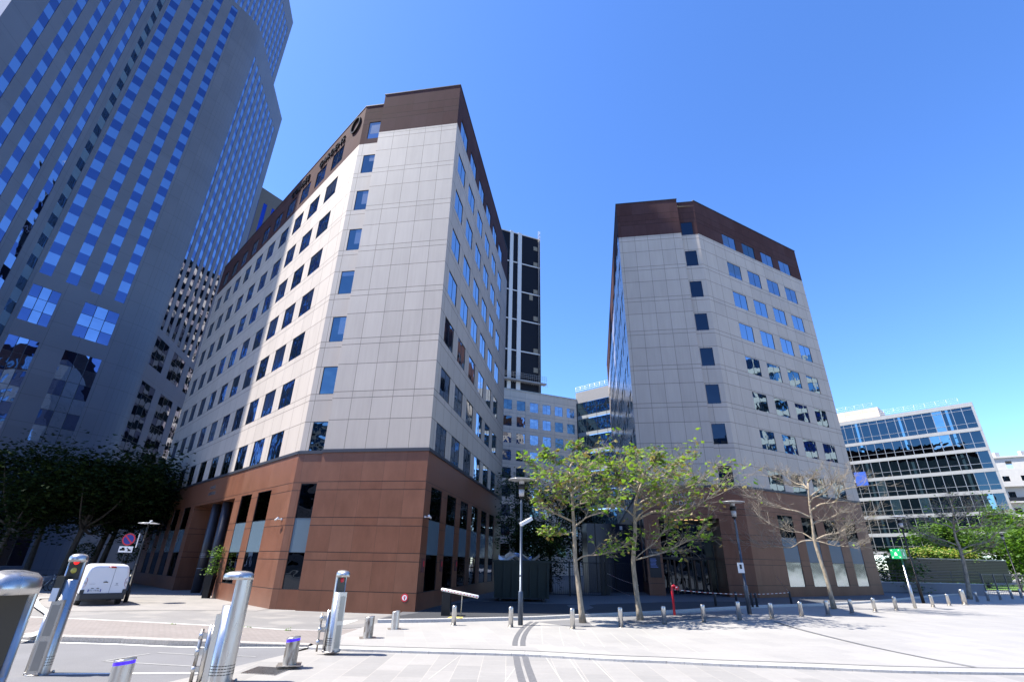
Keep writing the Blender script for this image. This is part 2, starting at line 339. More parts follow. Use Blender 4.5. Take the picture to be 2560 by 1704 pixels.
class Windows:
    """collects the windows of one building; the largest in the photo become parts, the rest one part"""
    def __init__(s): s.items = []
    def add(s, F, u0, u1, z0, z1, gm='glass_office', depth=.06, d=0, mull=1, fr=.022, tilt=.004, low=None, high=None):
        mb = MB(); dd = d-depth+.02; gm = 'glass_teal' if gm == 'glass_office' and random.random() < .35 else gm
        t = [random.uniform(-tilt, tilt) for _ in range(2)]
        def pane(a, b, c, e, m):
            hu, hz = (b-a)/2, (e-c)/2
            k = lambda x, z: x*t[0]*hu+z*t[1]*hz
            p = [F.P(a, c, dd+k(-1, -1)), F.P(b, c, dd+k(1, -1)), F.P(b, e, dd+k(1, 1)), F.P(a, e, dd+k(-1, 1))]
            if F.side < 0: p.reverse()
            mb.face(p, m)
        if gm in ('glass_teal', 'glass_office') and random.random() < .3:
            zb_ = z1-(z1-z0)*random.choice((.2, .35, .5, .7)); xm = (u0+u1)/2 if random.random() < .5 else u1
            pane(u0, xm, zb_, z1, 'glass_blind'); pane(u0, xm, z0, zb_, gm)
            if xm < u1: pane(xm, u1, z0, z1, gm)
        else: pane(u0, u1, z0, z1, gm)
        f2 = dd+.02
        for a, b, c, e in ((u0, u0+fr, z0, z1), (u1-fr, u1, z0, z1), (u0+fr, u1-fr, z0, z0+fr), (u0+fr, u1-fr, z1-fr, z1)): F.prism(mb, a, b, c, e, dd-.03, f2, 'frame_dark')
        for k in range(1, mull+1):
            x = u0+(u1-u0)*k/(mull+1); F.prism(mb, x-.012, x+.012, z0+fr, z1-fr, dd-.03, dd+.012, 'frame_dark')
        c = [project(F.P(a, b, 0)) for a, b in ((u0, z0), (u1, z0), (u1, z1), (u0, z1))]
        if None in c: ar = 0
        else: ar = abs(sum(c[i][0]*c[(i+1) % 4][1]-c[(i+1) % 4][0]*c[i][1] for i in range(4)))/2
        vis = (F.P(u0, 0)-Vector((0, 0, 0))); face = -F.n.dot(Vector((F.P(u0, z0).x, F.P(u0, z0).y, z0-EYE)))
        if face < 0: ar = 0
        if c[0] and not (-50 < c[0][0] < PW+50 and -50 < c[0][1] < PH+50): ar *= .01
        s.items.append((ar, mb))
    def build(s, parent, name='window', cap=98):
        s.items.sort(key=lambda t: -t[0])
        for ar, mb in s.items[:cap]: mb.build(name, parent)
        if s.items[cap:]:
            m = MB()
            for ar, b in s.items[cap:]:
                o = len(m.v); m.v += b.v; m.uv += b.uv; m.sm += b.sm
                m.f += [tuple(i+o for i in f) for f in b.f]; m.mi += [m.mat(b.mats[k]) for k in b.mi]
            w = m.build('small_windows', parent); w['kind'] = 'stuff'
# ================================================================ buildings
c2 = Vector((-4.215, 25.568, 0)); NF = un(-170.6)
ZT = [9.24+3.29*k for k in range(8)]; WH = 1.67
def poly_roof(mb, pts, z, m='roof_gravel'): mb.face([Vector((p.x, p.y, z)) for p in pts], m)
def gseg(mb, a, b, z0, z1, m, flip=False):
    a = Vector((a.x, a.y, 0)); b = Vector((b.x, b.y, 0)); L = (b-a).length
    p = [a+Vector((0, 0, z0)), b+Vector((0, 0, z0)), b+Vector((0, 0, z1)), a+Vector((0, 0, z1))]; mb.face(p, m, [(0, z0), (L, z0), (L, z1), (0, z1)])
def spandrel(F, u0, u1, z0, z1, par, d=-.03):
    mb = MB(); F.prism(mb, u0, u1, z0, z1, d-.05, d, 'spandrel'); mb.build('spandrel_panel', par)
def base_cols(F, cols, W, par, holes, g0=.88, g1=2.54, s1=4.14, g2=5.8, low='glass_dark'):
    for a, b in cols:
        holes.append((a, b, g0, g2)); W.add(F, a, b, g0, g1, low, mull=0); W.add(F, a, b, s1+.02, g2, 'glass_dark', mull=0); spandrel(F, a, b, g1, s1+.02, par)

# ---- left office block with the ring sign
L = thing('office_building', 'cream and brown stone office block with a ring on its crown, left of the gap', 'building', c2)
wall, base, crown, ledge, roof = MB(), MB(), MB(), MB(), MB(); W = Windows()
FF = Face(c2, -80.6, -1); st = c2-NF*.3; FS = Face(st, -80.6, -1); c1 = st+un(-80.6)*7.47
FL = Face(c1, -44.8, -1); FR = Face(c2, 9.3, 1); LL, LR = 33.0, 21.8
FF.wall(wall, 0, 5.9, 7.6, 30.78, [], 'cream_front'); FF.wall(crown, 0, 5.9, 30.78, 34.65, [], 'brown_top'); FF.wall(base, 0, 5.9, -.2, 7.45, [], 'brown_front')
for mb, z0, z1, m in ((wall, 7.6, 30.78, 'cream_front'), (crown, 30.78, 34.65, 'brown_top'), (base, -.2, 7.45, 'brown_front')):
    mb.face([FF.P(5.9, z0), FF.P(5.9, z1), FF.P(5.9, z1, -.3), FF.P(5.9, z0, -.3)], m, [(0, z0), (0, z1), (.3, z1), (.3, z0)])
SU = (6.02, 6.96)
h = [(SU[0], SU[1], ZT[k]-WH, ZT[k]) for k in range(7)]
for k in range(8): W.add(FS, *SU, ZT[k]-WH, ZT[k], 'glass_teal' if k < 6 else 'glass_office', mull=0)
FS.wall(wall, 5.9, 7.47, 7.6, 30.1, h, 'cream_front'); FS.wall(crown, 5.9, 7.47, 30.1, 34.0, [(*SU, ZT[7]-WH, ZT[7])], 'brown_top')
hb = []; base_cols(FS, [(6.1, 7.0)], W, L, hb, g2=5.9); FS.wall(base, 5.9, 7.47, -.2, 7.45, hb, 'brown_front')
cl = [(2.82+3.0*j, 4.74+2.98*j-.06*min(j, 3)) for j in range(10)]
h = [(a, b, ZT[k]-WH, ZT[k]) for a, b in cl for k in range(7)]
for a, b in cl:
    for k in range(8): W.add(FL, a, b, ZT[k]-WH, ZT[k])
FL.wall(wall, 0, LL, 7.6, 30.1, h, 'cream_side'); FL.wall(crown, 0, LL, 30.1, 34.0, [(a, b, ZT[7]-WH, ZT[7]) for a, b in cl], 'brown_top')
hb = [(8.9, 17.9, -.2, 5.76)]; base_cols(FL, [(2.85, 4.87), (5.88, 7.72), (18.9, 20.7), (21.9, 23.7), (24.9, 26.7), (27.9, 29.7)], W, L, hb)
FL.wall(base, 0, LL, -.2, 7.45, hb, 'brown_side', depth=.3)
cr = [(.98+3.1*j, 2.98+3.1*j) for j in range(6)]
for a, b in cr:
    for k in range(8): W.add(FR, a, b, ZT[k]-WH, ZT[k], 'glass_side')
FR.wall(wall, 0, LR, 7.6, 30.78, [(a, b, ZT[k]-WH, ZT[k]) for a, b in cr for k in range(7)], 'cream_side'); FR.wall(crown, 0, LR, 30.78, 34.65, [(a, b, 30.78, ZT[7]) for a, b in cr], 'brown_top')
hb = []; base_cols(FR, cr, W, L, hb); FR.wall(base, 0, LR, -.2, 7.45, hb, 'brown_side')
E_, G_ = FL.P(LL, 0), FR.P(LR, 0)
gseg(wall, E_, G_, 7.6, 30.1, 'cream_side'); gseg(crown, E_, G_, 30.1, 34.0, 'brown_top'); gseg(base, E_, G_, -.2, 7.45, 'brown_side')
pl = [c2, FF.P(5.9, 0), FS.P(5.9, 0), c1, E_, G_]
poly_roof(roof, pl, 33.6)
FF.prism(ledge, -.06, 5.96, 7.45, 7.62, -.3, .07, 'ledge'); FS.prism(ledge, 5.96, 7.52, 7.45, 7.62, -.3, .06, 'ledge'); FL.prism(ledge, -.02, LL, 7.452, 7.618, -.3, .063, 'ledge'); FR.prism(ledge, .0, LR, 7.449, 7.621, -.3, .066, 'ledge')
for F, a, b, z in ((FF, -.04, 5.94, 34.65), (FS, 5.94, 7.5, 34.0), (FL, 0, LL, 34.002), (FR, 0, LR, 34.652)): F.prism(roof, a, b, z, z+.07, -.4, .04, 'ledge')
wall.build('wall', L, c2); base.build('base', L, c2); crown.build('crown', L, c2); ledge.build('ledge', L, c2); roof.build('roof', L, c2)
# entrance recess
en = MB()
for q in ([FL.P(8.9, -.2, -.3), FL.P(8.9, 5.76, -.3), FL.P(8.9, 5.76, -3.6), FL.P(8.9, -.2, -3.6)], [FL.P(17.9, -.2, -.3), FL.P(17.9, 5.76, -.3), FL.P(17.9, 5.76, -3.6), FL.P(17.9, -.2, -3.6)],
          [FL.P(8.9, 5.76, -.3), FL.P(17.9, 5.76, -.3), FL.P(17.9, 5.76, -3.6), FL.P(8.9, 5.76, -3.6)]): en.face(q, 'brown_side')
FL.quad(en, 8.9, 17.9, -.2, 5.76, 'glass_dark', -3.6)
for k in range(10): FL.prism(en, 8.95+k*.98, 9.02+k*.98, 0, 5.76, -3.58, -3.5, 'frame_dark')
for z in (2.4, 4.1): FL.prism(en, 8.9, 17.9, z, z+.14, -3.58, -3.48, 'frame_dark')
en.build('entrance_porch', L)
for u in (12.0, 14.3):
    c = MB(); p = FL.P(u, 0, -.55); c.lathe(p, [(.30, 0), (.30, 5.76)], 'ledge', 20)
    for z in (1.5, 2.22, 2.32, 2.42): c.lathe(p+Vector((0, 0, z)), [(.304, 0), (.304, .025)], 'letter_pale', 20)
    c.build('column', L, p)
p = FL.P(9.9, 5.72, -1.4); e = MB(); emis('downlight', (1, .85, .6), 2); e.lathe(p, [(.09, 0), (.09, .03)], 'downlight', 12); e.build('downlight', L, p)
# sign letters and ring on the crown of the left face
ul = FL.u
def sign_on(F, u, z, txt, size, mat, par, d=.07, name='sign_letters', sp=1.0, align='LEFT', depth=.05):
    ud = F.u*(-1 if F.side < 0 else 1)
    return text_obj(name, txt, size, mat, F.P(u, z, d), ud, (0, 0, 1), depth, par, align, sp)
sign_on(FL, 13.05, 32.62, 'COLISÉE', .92, 'letter_dark', L, sp=1.12); sign_on(FL, 7.35, 32.55, 'GARDENS', .92, 'letter_dark', L, sp=1.12)
r = MB(); c0 = FL.P(1.15, 32.86, .09); n = 40
rows = []
for k in range(n+1):
    a = k*2*math.pi/n; dr = ul*math.cos(a)+Vector((0, 0, 1))*math.sin(a)
    rows.append([c0+dr*.72+FL.n*.07, c0+dr*.72-FL.n*.07, c0+dr*.60-FL.n*.07, c0+dr*.60+FL.n*.07])
r.grid(rows, 'letter_dark', True, False, False); r.build('sign_ring', L, c0)
sign_on(FL, 15.0, 6.75, 'COLISÉE', .34, 'letter_pale', L, .03, depth=.012); sign_on(FL, 15.0, 6.32, 'GARDENS', .34, 'letter_pale', L, .03, depth=.012)
sign_on(FL, 9.75, 4.7, '12', .36, 'letter_pale', L, -3.44, 'house_number', depth=.01)
W.build(L)
# red hose point sign, cameras, alarm boxes
plain('sign_red', (.55, .02, .035), .4); plain('sign_white', (.75, .75, .74), .4); plain('camera_white', (.6, .6, .6), .4); plain('alarm_dark', (.08, .03, .03), .5)
u = FF.U(1011.5, 1493); p = FF.P(u, .48, 0); 
def disc(F, u, z, r0, r1, d0, d1, m, mb, n=32):
    rows = []
    for k in range(n):
        a = k*2*math.pi/n; q = F.u*math.cos(a)+Vector((0, 0, 1))*math.sin(a); b = F.P(u, z, 0)
        rows.append((b+q*r1+F.n*d0, b+q*r1+F.n*d1))
    mb.grid([[x[0] for x in rows], [x[1] for x in rows]], m, True, False, False); mb.face([x[1] for x in rows], m)
t = thing('wall_sign', 'small round red and white sticker low on the brown stone of the left block', 'sign', p)
z = hgt(p, 1011.5, 1493)
mb = MB(); disc(FF, u, z, 0, .17, .002, .012, 'sign_red', mb); mb.build('sign_disc', t, p)
mb = MB(); disc(FF, u, z, 0, .115, .012, .016, 'sign_white', mb); mb.build('white_disc', t, p)
mb = MB(); FF.prism(mb, u-.05, u+.05, z+.035, z+.065, .016, .02, 'sign_red'); a = FF.P(u-.05, z+.02, .019); b = FF.P(u+.05, z+.02, .019); c = FF.P(u+.02, z-.085, .019); d = FF.P(u-.02, z-.085, .019); mb.face([a, b, c, d], 'sign_red'); mb.build('pictogram', t, p)
def cctv(F, u, z, label):
    p = F.P(u, z, 0); t = thing('security_camera', label, 'camera', p, 'wall cameras')
    m1 = MB(); F.prism(m1, u-.04, u+.04, z-.05, z+.05, .002, .06, 'camera_white'); m1.tube(F.P(u, z, .05), F.P(u, z-.02, .22), .02, .02, 'camera_white', 8); m1.build('bracket', t, p)
    m2 = MB(); m2.tube(F.P(u-.1, z+.05, .24), F.P(u+.16, z-.05, .28), .05, .05, 'camera_white', 12); m2.build('camera_body', t, p)
cctv(FL, .55, 4.12, 'white wall camera on the sunlit corner of the left block'); cctv(FR, .25, 4.25, 'wall camera at the shaded corner above the barrier')
for k in range(3):
    u = .45+3.1*k; p = FR.P(u, 2.1, 0); mb = MB(); FR.prism(mb, u-.12, u+.12, 1.75, 2.35, .002, .09, 'alarm_dark'); FR.prism(mb, u-.07, u+.07, 2.0, 2.25, .09, .1, 'sign_red')
    tag(mb.build('call_box', None, p), ['dark red call box nearest the corner on the shaded side of the left block', 'middle dark red call box on the shaded side of the left block', 'dark red call box farthest down the shaded side of the left block'][k], 'box', 'call boxes on the shaded wall')

# ---- right office block
ZR = .21
rc = at(2215, 1489.8, ZR); FRr0 = Face(rc, 60.4, 1); mm = FRr0.P(FRr0.U(1853.5, 1222), 0); mm = Vector((mm.x, mm.y, 0))
R = thing('office_building', 'cream and brown stone office block without crown letters, behind the street trees on the right', 'building', mm+Vector((0, 0, ZR)))
wall, base, crown, ledge, roof = MB(), MB(), MB(), MB(), MB(); W = Windows(); o = R.location
GR = Face(mm, 60.4, 1, ZR); RL = 16.45; GS = Face(mm, -80.6, -1, ZR); GF = Face(mm+NF*.3, -80.6, -1, ZR); fl = GF.P(7.4, 0); GL = Face(fl, 9.3, -1, ZR)
cr = [(3.6+3.0*j, 5.52+2.99*j) for j in range(4)]
for a, b in cr:
    for k in range(8): W.add(GR, a, b, ZT[k]-WH-.02, ZT[k]-.1, 'glass_side' if k < 6 else 'glass_office')
GR.wall(wall, 0, RL, 7.6, 30.75, [(a, b, ZT[k]-WH-.02, ZT[k]-.1) for a, b in cr for k in range(7)], 'cream_side')
GR.wall(crown, 0, RL, 30.75, 34.65, [(a, b, 30.75, ZT[7]-.1) for a, b in cr], 'brown_top')
hb = []; base_cols(GR, [(3.74+3.04*j, 5.66+2.98*j) for j in range(4)], W, R, hb, .76, 2.45, 4.12, 5.76, 'glass_board'); GR.wall(base, 0, RL, -.25, 7.45, hb, 'brown_side')
SU = (.42, 1.46); h = [(*SU, ZT[k]-WH-.08, ZT[k]-.12) for k in range(7)]
for k in range(8): W.add(GS, *SU, ZT[k]-WH-.08, ZT[k]-.12, 'glass_dark', mull=0)
GS.wall(wall, 0, 1.6, 7.6, 30.68, h, 'cream_front'); GS.wall(crown, 0, 1.6, 30.68, 34.5, [(*SU, 30.68, ZT[7]-.12)], 'brown_top'); GS.wall(base, 0, 1.6, -.25, 7.45, [], 'brown_front')
GF.wall(wall, 1.6, 7.4, 7.6, 30.75, [], 'cream_front'); GF.wall(crown, 1.6, 7.4, 30.75, 34.75, [], 'brown_top')
GF.wall(base, 1.6, 7.4, -.25, 7.45, [(2.0, 6.28, -.25, 5.27)], 'brown_front', depth=.4)
for mb, z0, z1, m in ((wall, 7.6, 30.75, 'cream_front'), (crown, 30.75, 34.75, 'brown_top'), (base, -.25, 7.45, 'brown_front')):
    mb.face([GF.P(1.6, z0), GF.P(1.6, z1), GF.P(1.6, z1, -.3), GF.P(1.6, z0, -.3)], m)
LW = 44; cl = [(.95+3.1*j, 2.95+3.1*j) for j in range(14)]
for a, b in cl:
    for k in range(8): W.add(GL, a, b, ZT[k]-WH, ZT[k]-.1, 'glass_side')
GL.wall(wall, 0, LW, 7.6, 30.75, [(a, b, ZT[k]-WH, ZT[k]-.1) for a, b in cl for k in range(7)], 'cream_polished'); GL.wall(crown, 0, LW, 30.75, 34.65, [(a, b, 30.75, ZT[7]-.1) for a, b in cl], 'brown_top')
hb = []; base_cols(GL, cl[:6], W, R, hb); GL.wall(base, 0, LW, -.25, 7.45, hb, 'brown_side')
E_, H_ = GL.P(LW, 0), GR.P(RL, 0)
K_ = H_+un(-30)*18
for mb, z0, z1, m in ((wall, 7.6, 30.75, 'cream_side'), (crown, 30.75, 34.65, 'brown_top'), (base, -.2, 7.45, 'brown_side')):
    gseg(mb, H_, K_, z0+ZR, z1+ZR, m); gseg(mb, K_, E_, z0+ZR, z1+ZR, m)
poly_roof(roof, [mm, H_, K_, E_, fl, GF.P(1.6, 0)], 34.2)
GF.prism(ledge, 1.54, 7.46, 7.45, 7.62, -.3, .07, 'ledge'); GS.prism(ledge, -.02, 1.54, 7.45, 7.62, -.3, .06, 'ledge'); GR.prism(ledge, 0, RL, 7.452, 7.618, -.3, .063, 'ledge'); GL.prism(ledge, 0, LW, 7.448, 7.622, -.3, .066, 'ledge')
for F, a, b, z in ((GF, 1.56, 7.44, 34.75), (GS, 0, 1.56, 34.5), (GR, 0, RL, 34.65), (GL, 0, LW, 34.65)): F.prism(roof, a, b, z, z+.08, -.4, .05, 'ledge')
wall.build('wall', R, o); base.build('base', R, o); crown.build('crown', R, o); ledge.build('ledge', R, o); roof.build('roof', R, o)
en = MB()
for a in (2.0, 6.28): en.face([GF.P(a, -.2, -.4), GF.P(a, 5.27, -.4), GF.P(a, 5.27, -3.2), GF.P(a, -.2, -3.2)], 'brown_front')
en.face([GF.P(2.0, 5.27, -.4), GF.P(6.28, 5.27, -.4), GF.P(6.28, 5.27, -3.2), GF.P(2.0, 5.27, -3.2)], 'frame_dark')
GF.quad(en, 2.0, 6.28, -.2, 5.27, 'glass_dark', -3.2)
for k in range(6): GF.prism(en, 2.05+k*.82, 2.11+k*.82, 0, 5.27, -3.18, -3.1, 'frame_dark')
GF.prism(en, 2.0, 6.28, 2.5, 2.66, -3.18, -3.08, 'frame_dark'); en.build('entrance_porch', R)
plain('wood_panel', (.06, .03, .015), .5)
mb = MB(); [GF.prism(mb, 2.5+.5*k, 2.62+.5*k, .1, 2.45, -3.08, -3.03, 'wood_panel') for k in range(7)]; mb.build('door_slats', R)
emis('warm_lamp', (1, .6, .3), .5)
mb = MB(); [GF.prism(mb, 2.9+.75*(k % 3)+.3*(k//3), 3.15+.75*(k % 3)+.3*(k//3), 5.24, 5.265, -1.1-.5*(k//3), -.95-.5*(k//3), 'warm_lamp') for k in range(6)]; mb.build('ceiling_lamps', R)
ug = GF.U(1400+687/2.6133, 1262); uh = GF.U(1400+908/2.6133, 1262); 
gw = (ug-uh)
for txt, z in (('COLISÉE', 6.72), ('GARDENS', 6.20)): sign_on(GF, ug, z, txt, .42, 'letter_pale', R, .04, sp=1.25, depth=.015)
sign_on(GF, GF.U(1560+590/4.61, 1380)-.2, 2.9, '8', .42, 'letter_pale', R, -3.0, 'house_number', depth=.01)
sign_on(GF, GF.U(1560+575/4.61, 1388)-.2, 2.66, 'Hall D', .2, 'letter_pale', R, -3.0, 'hall_sign', depth=.01)
W.build(R)
# directory board by the door of the right block
u = (GF.U(1560+310/4.61, 1420)+GF.U(1560+415/4.61, 1420))/2; p = GF.P(u, 1.0, 0)
t = thing('directory_board', 'narrow black directory board on the pillar left of the right entrance', 'sign', p)
mb = MB(); GF.prism(mb, u-.4, u+.4, 1.25, 3.15, .01, .05, 'frame_dark'); mb.build('panel', t, p)
sign_on(GF, u+.33, 2.86, 'COLISÉE', .15, 'letter_pale', t, .055, 'lettering', 1.1, depth=.003); sign_on(GF, u+.33, 2.68, 'GARDENS', .15, 'letter_pale', t, .055, 'lettering', 1.1, depth=.003)
plain('text_blue', (.12, .18, .4), .5)
mb = MB(); [GF.prism(mb, u-.05-.2*random.random(), u+.33, 2.45-.09*k, 2.49-.09*k, .05, .056, 'text_blue') for k in range(7)]; mb.build('list_lines', t, p)

# ---- tall grey tower on the left
def rz(az, r): return un(az)*r
TA = rz(-58.5, 63.3); FA = Face(TA, -12.5, 1)
def uaz(F, az):
    d = un(az); return (F.o.x*d.y-F.o.y*d.x)/(F.u.y*d.x-F.u.x*d.y)
uA = uaz(FA, -48.45); TB = FA.P(uA, 0); FB = Face(TB, 31.5, 1); uB = uaz(FB, -40.6)
T = thing('skyscraper', 'towering grey concrete skyscraper with blue window strips at the left edge', 'building', TA)
wallT = MB(); HA = 139
def zat(F, u, te): p = F.P(u, 0); return EYE+te*math.hypot(p.x, p.y)
HB = zat(FB, uaz(FB, -41.86), 1.2007)
def strip(F, u0, u1, z0, z1, step=1.525, par=T, a='tower_dark', b='tower_pale', name='window_strip', phase=0, d=-.04):
    mb = MB(); k = phase; z = z0
    while z < z1-.01:
        e = min(z+step, z1); m = a if k % 2 == 0 else b
        mb.mat(m); t = random.uniform(-.004, .004)*(u1-u0); q = random.uniform(-.003, .003)
        p = [F.P(u0, z, d-t-q), F.P(u1, z, d+t-q), F.P(u1, e, d+t+q), F.P(u0, e, d-t+q)]
        if F.side < 0: p.reverse()
        mb.face(p, m); z = e; k += 1
    mb.build(name, par)
def block(F, u0, u1, z0, z1, nx, nz, par=T, d=-.04, seed=0, name='window_block'):
    mb = MB(); rnd = random.Random(seed)
    for i in range(nx):
        for j in range(nz):
            a = u0+(u1-u0)*i/nx; b = u0+(u1-u0)*(i+1)/nx; c = z0+(z1-z0)*j/nz; e = z0+(z1-z0)*(j+1)/nz
            m = 'tower_dark' if ((i % 2 == 0 and (nz-1-j) % 2 == 0)) else 'tower_pale'; t = rnd.uniform(-.006, .006)
            p = [F.P(a, c, d-t), F.P(b, c, d+t), F.P(b, e, d+t), F.P(a, e, d-t)]
            mb.face(p if F.side > 0 else p[::-1], m)
    for i in range(1, nx): x = u0+(u1-u0)*i/nx; F.prism(mb, x-.03, x+.03, z0, z1, d-.04, d+.03, 'frame_dark')
    for j in range(1, nz): z = z0+(z1-z0)*j/nz; F.prism(mb, u0, u1, z-.02, z+.02, d-.04, d+.025, 'frame_dark')
    mb.build(name, par)
holes = []
AS = [(-56.46, -55.76), (-54.86, -54.18), (-53.38, -52.71), (-51.94, -51.34), (-50.57, -50.0)]
for a, b in AS:
    u0, u1 = uaz(FA, a), uaz(FA, b); holes.append((u0, u1, 18, HA-4)); strip(FA, u0, u1, 18, HA-4)
u0, u1 = uaz(FA, -49.3), uaz(FA, -48.72); holes.append((u0, u1, 6, HA-4)); strip(FA, u0, u1, 6, HA-4, a='tower_lift', b='spandrel')
FA.wall(wallT, 0, uA, -.2, HA, holes, 'tower_stone', depth=.06)
BS = [(-48.32, -47.45), (-46.39, -45.54), (-44.52, -43.69), (-42.62, -41.81)]; holes = []; bu = [(uaz(FB, a), uaz(FB, b)) for a, b in BS]
zb = zat(FB, bu[0][0], .4035)
for k, (u0, u1) in enumerate(bu): holes.append((u0, u1, zb, HB-1.2)); strip(FB, u0, u1, zb, HB-1.2)
for (u0, u1) in ((bu[0][0], bu[1][0]+.12), (bu[2][0], bu[3][1])):
    zt, z0 = zat(FB, bu[0][0], .3828), zat(FB, bu[0][0], .3222); holes.append((u0, u1, z0, zt)); block(FB, u0, u1, z0, zt, 3, 3)
    zt, z0 = zat(FB, bu[0][0], .2964), zat(FB, bu[2][0], .150); holes.append((u0, u1, z0, zt)); block(FB, u0, u1, z0, zt, 3, 6)
    holes.append((u0, u1, 1, 9)); block(FB, u0, u1, 1, 9, 3, 3)
FB.wall(wallT, 0, uB, -.2, HB, holes, 'tower_stone', depth=.06)
# rounded corner then the long receding face
pp = FB.P(uB, 0); pts = [pp]; na = 7
for k in range(na):
    a = 31.5+(-12.5-31.5)*(k+.5)/na; pp = pp+un(a)*.62; pts.append(pp)
for a, b in zip(pts, pts[1:]): gseg(wallT, a, b, -.2, HB, 'tower_stone')
FC = Face(pts[-1], -12.5, 1); uC = uaz(FC, -33.23); HC = HB
P_C = uaz(FC, -38.45); nC = 9; per = (uaz(FC, -33.75)-P_C)/(nC-.45); holes = []
zc = zat(FC, uaz(FC, -38.81), math.tan(math.radians(20.33)))
cs = [(P_C+per*k, P_C+per*k+per*.5) for k in range(nC)]
for a, b in cs: holes.append((a, b, zc, HC-6)); strip(FC, a, b, zc, HC-6, phase=1)
for k in range(0, nC-1, 3):
    a, b = cs[k][0], cs[k+2][1] if k+2 < nC else cs[-1][1]
    b = a+per*2.1
    for t0, t1, nz in ((.3527, .2998, 3), (.2697, .1534, 6)):
        z0, z1 = zat(FC, cs[0][0], t1), zat(FC, cs[0][0], t0); holes.append((a, b, z0, z1)); block(FC, a, b, z0, z1, 3, nz, seed=k)
FC.wall(wallT, 0, uC, -.2, HC, holes, 'tower_stone', depth=.06)
ce = FC.P(uC, 0); back = TA+un(-68)*26
gseg(wallT, ce, ce+un(-80)*40, -.2, HC, 'tower_stone'); gseg(wallT, TA, back, -.2, HA, 'tower_stone'); gseg(wallT, back, back+un(-12.5)*30, -.2, HA, 'tower_stone'); gseg(wallT, back+un(-12.5)*30, TB, HB-1, HA, 'tower_stone')
rt = MB(); poly_roof(rt, [TA, TB, back+un(-12.5)*30, back], HA-.3); poly_roof(rt, [TB, FB.P(uB, 0), FC.P(0, 0), ce, ce+un(-80)*40, back+un(-12.5)*30], HB-.3); rt.build('roof', T)
wallT.build('wall', T)
# taller rear wing
wl = MB(); WO = FC.P(0, 0)-FC.n*9; FW = Face(WO, -12.6, 1); uW = uaz(FW, -35.29); HW = zat(FW, uW, 1.2527); holes = []
for k in range(16):
    b = uW-2.2-per*k; a = b-per*.5; holes.append((a, b, HB-3, HW-6)); strip(FW, a, b, HB-3, HW-6, phase=k % 2)
FW.wall(wl, uW-per*18-1, uW, HB-3, HW, holes, 'tower_stone', depth=.06); gseg(wl, FW.P(uW, 0), FW.P(uW, 0)+un(-90)*25, HB-20, HW, 'tower_stone'); wl.build('rear_wing', T)
# ---- dark brown tower glimpsed behind
D = rz(-34.2, 118); FD = Face(D, 31.9, 1); t = thing('office_tower', 'dark brown office tower with deep blue strips, glimpsed between the skyscraper and the left block', 'building', D)
plain('tower_brown', (.10, .088, .08), .6, 0, .2); glass('glass_deep', (.05, .09, .35)); u_ = uaz(FD, -33.37); HD = zat(FD, u_, .7324); mb = MB(); holes = []
for k in range(8):
    a = 1.3+2.35*k; holes.append((a, a+1.0, 20, HD-4)); strip(FD, a, a+1.0, 20, HD-4, 200, t, 'glass_deep', 'glass_deep')
FD.wall(mb, 0, 24, -.2, HD, holes, 'tower_brown', depth=.3); gseg(mb, FD.P(24, 0), FD.P(24, 0)+un(-58)*14, -.2, HD, 'tower_brown'); gseg(mb, D, D+un(-58)*14, -.2, HD, 'tower_brown'); poly_roof(mb, [D, FD.P(24, 0), FD.P(24, 0)+un(-58)*14, D+un(-58)*14], HD-.2); mb.build('wall', t)

# ---- cream link wing at the back of the gap
K = rz(-4.5, 91.5); FK = Face(rz(-.3, 93), 66, 1); u0 = uaz(FK, -6.5); u1 = uaz(FK, 7.95); HK = 33.75
t = thing('office_wing', 'low cream office wing with rows of square windows closing the gap between the two blocks', 'building', FK.P(0, 0)); mb = MB(); W = Windows(); holes = []
ws = [(uaz(FK, a), uaz(FK, b)) for a, b in ((6.72, 7.61), (5.3, 6.23), (3.84, 4.8), (2.33, 3.32), (.74, 1.74), (-.86, .14), (-2.5, -1.5), (-4.1, -3.1), (-5.7, -4.7))]
for a, b in ws:
    for k in range(9):
        zt = 31.6-3.29*k; holes.append((a, b, zt-1.95, zt)); W.add(FK, a, b, zt-1.95, zt, mull=1)
FK.wall(mb, u0, u1, 0, HK, holes, 'cream_link'); FK.prism(mb, u0, u1, HK, HK+.15, -.5, .1, 'kerb_granite'); gseg(mb, FK.P(u0, 0), FK.P(u0, 0)+un(-20)*12, 0, HK, 'cream_link')
poly_roof(mb, [FK.P(u0, 0), FK.P(u1, 0), FK.P(u1, 0)+un(-24)*14, FK.P(u0, 0)+un(-24)*14], HK-.3); mb.build('wall', t, t.location); W.build(t)
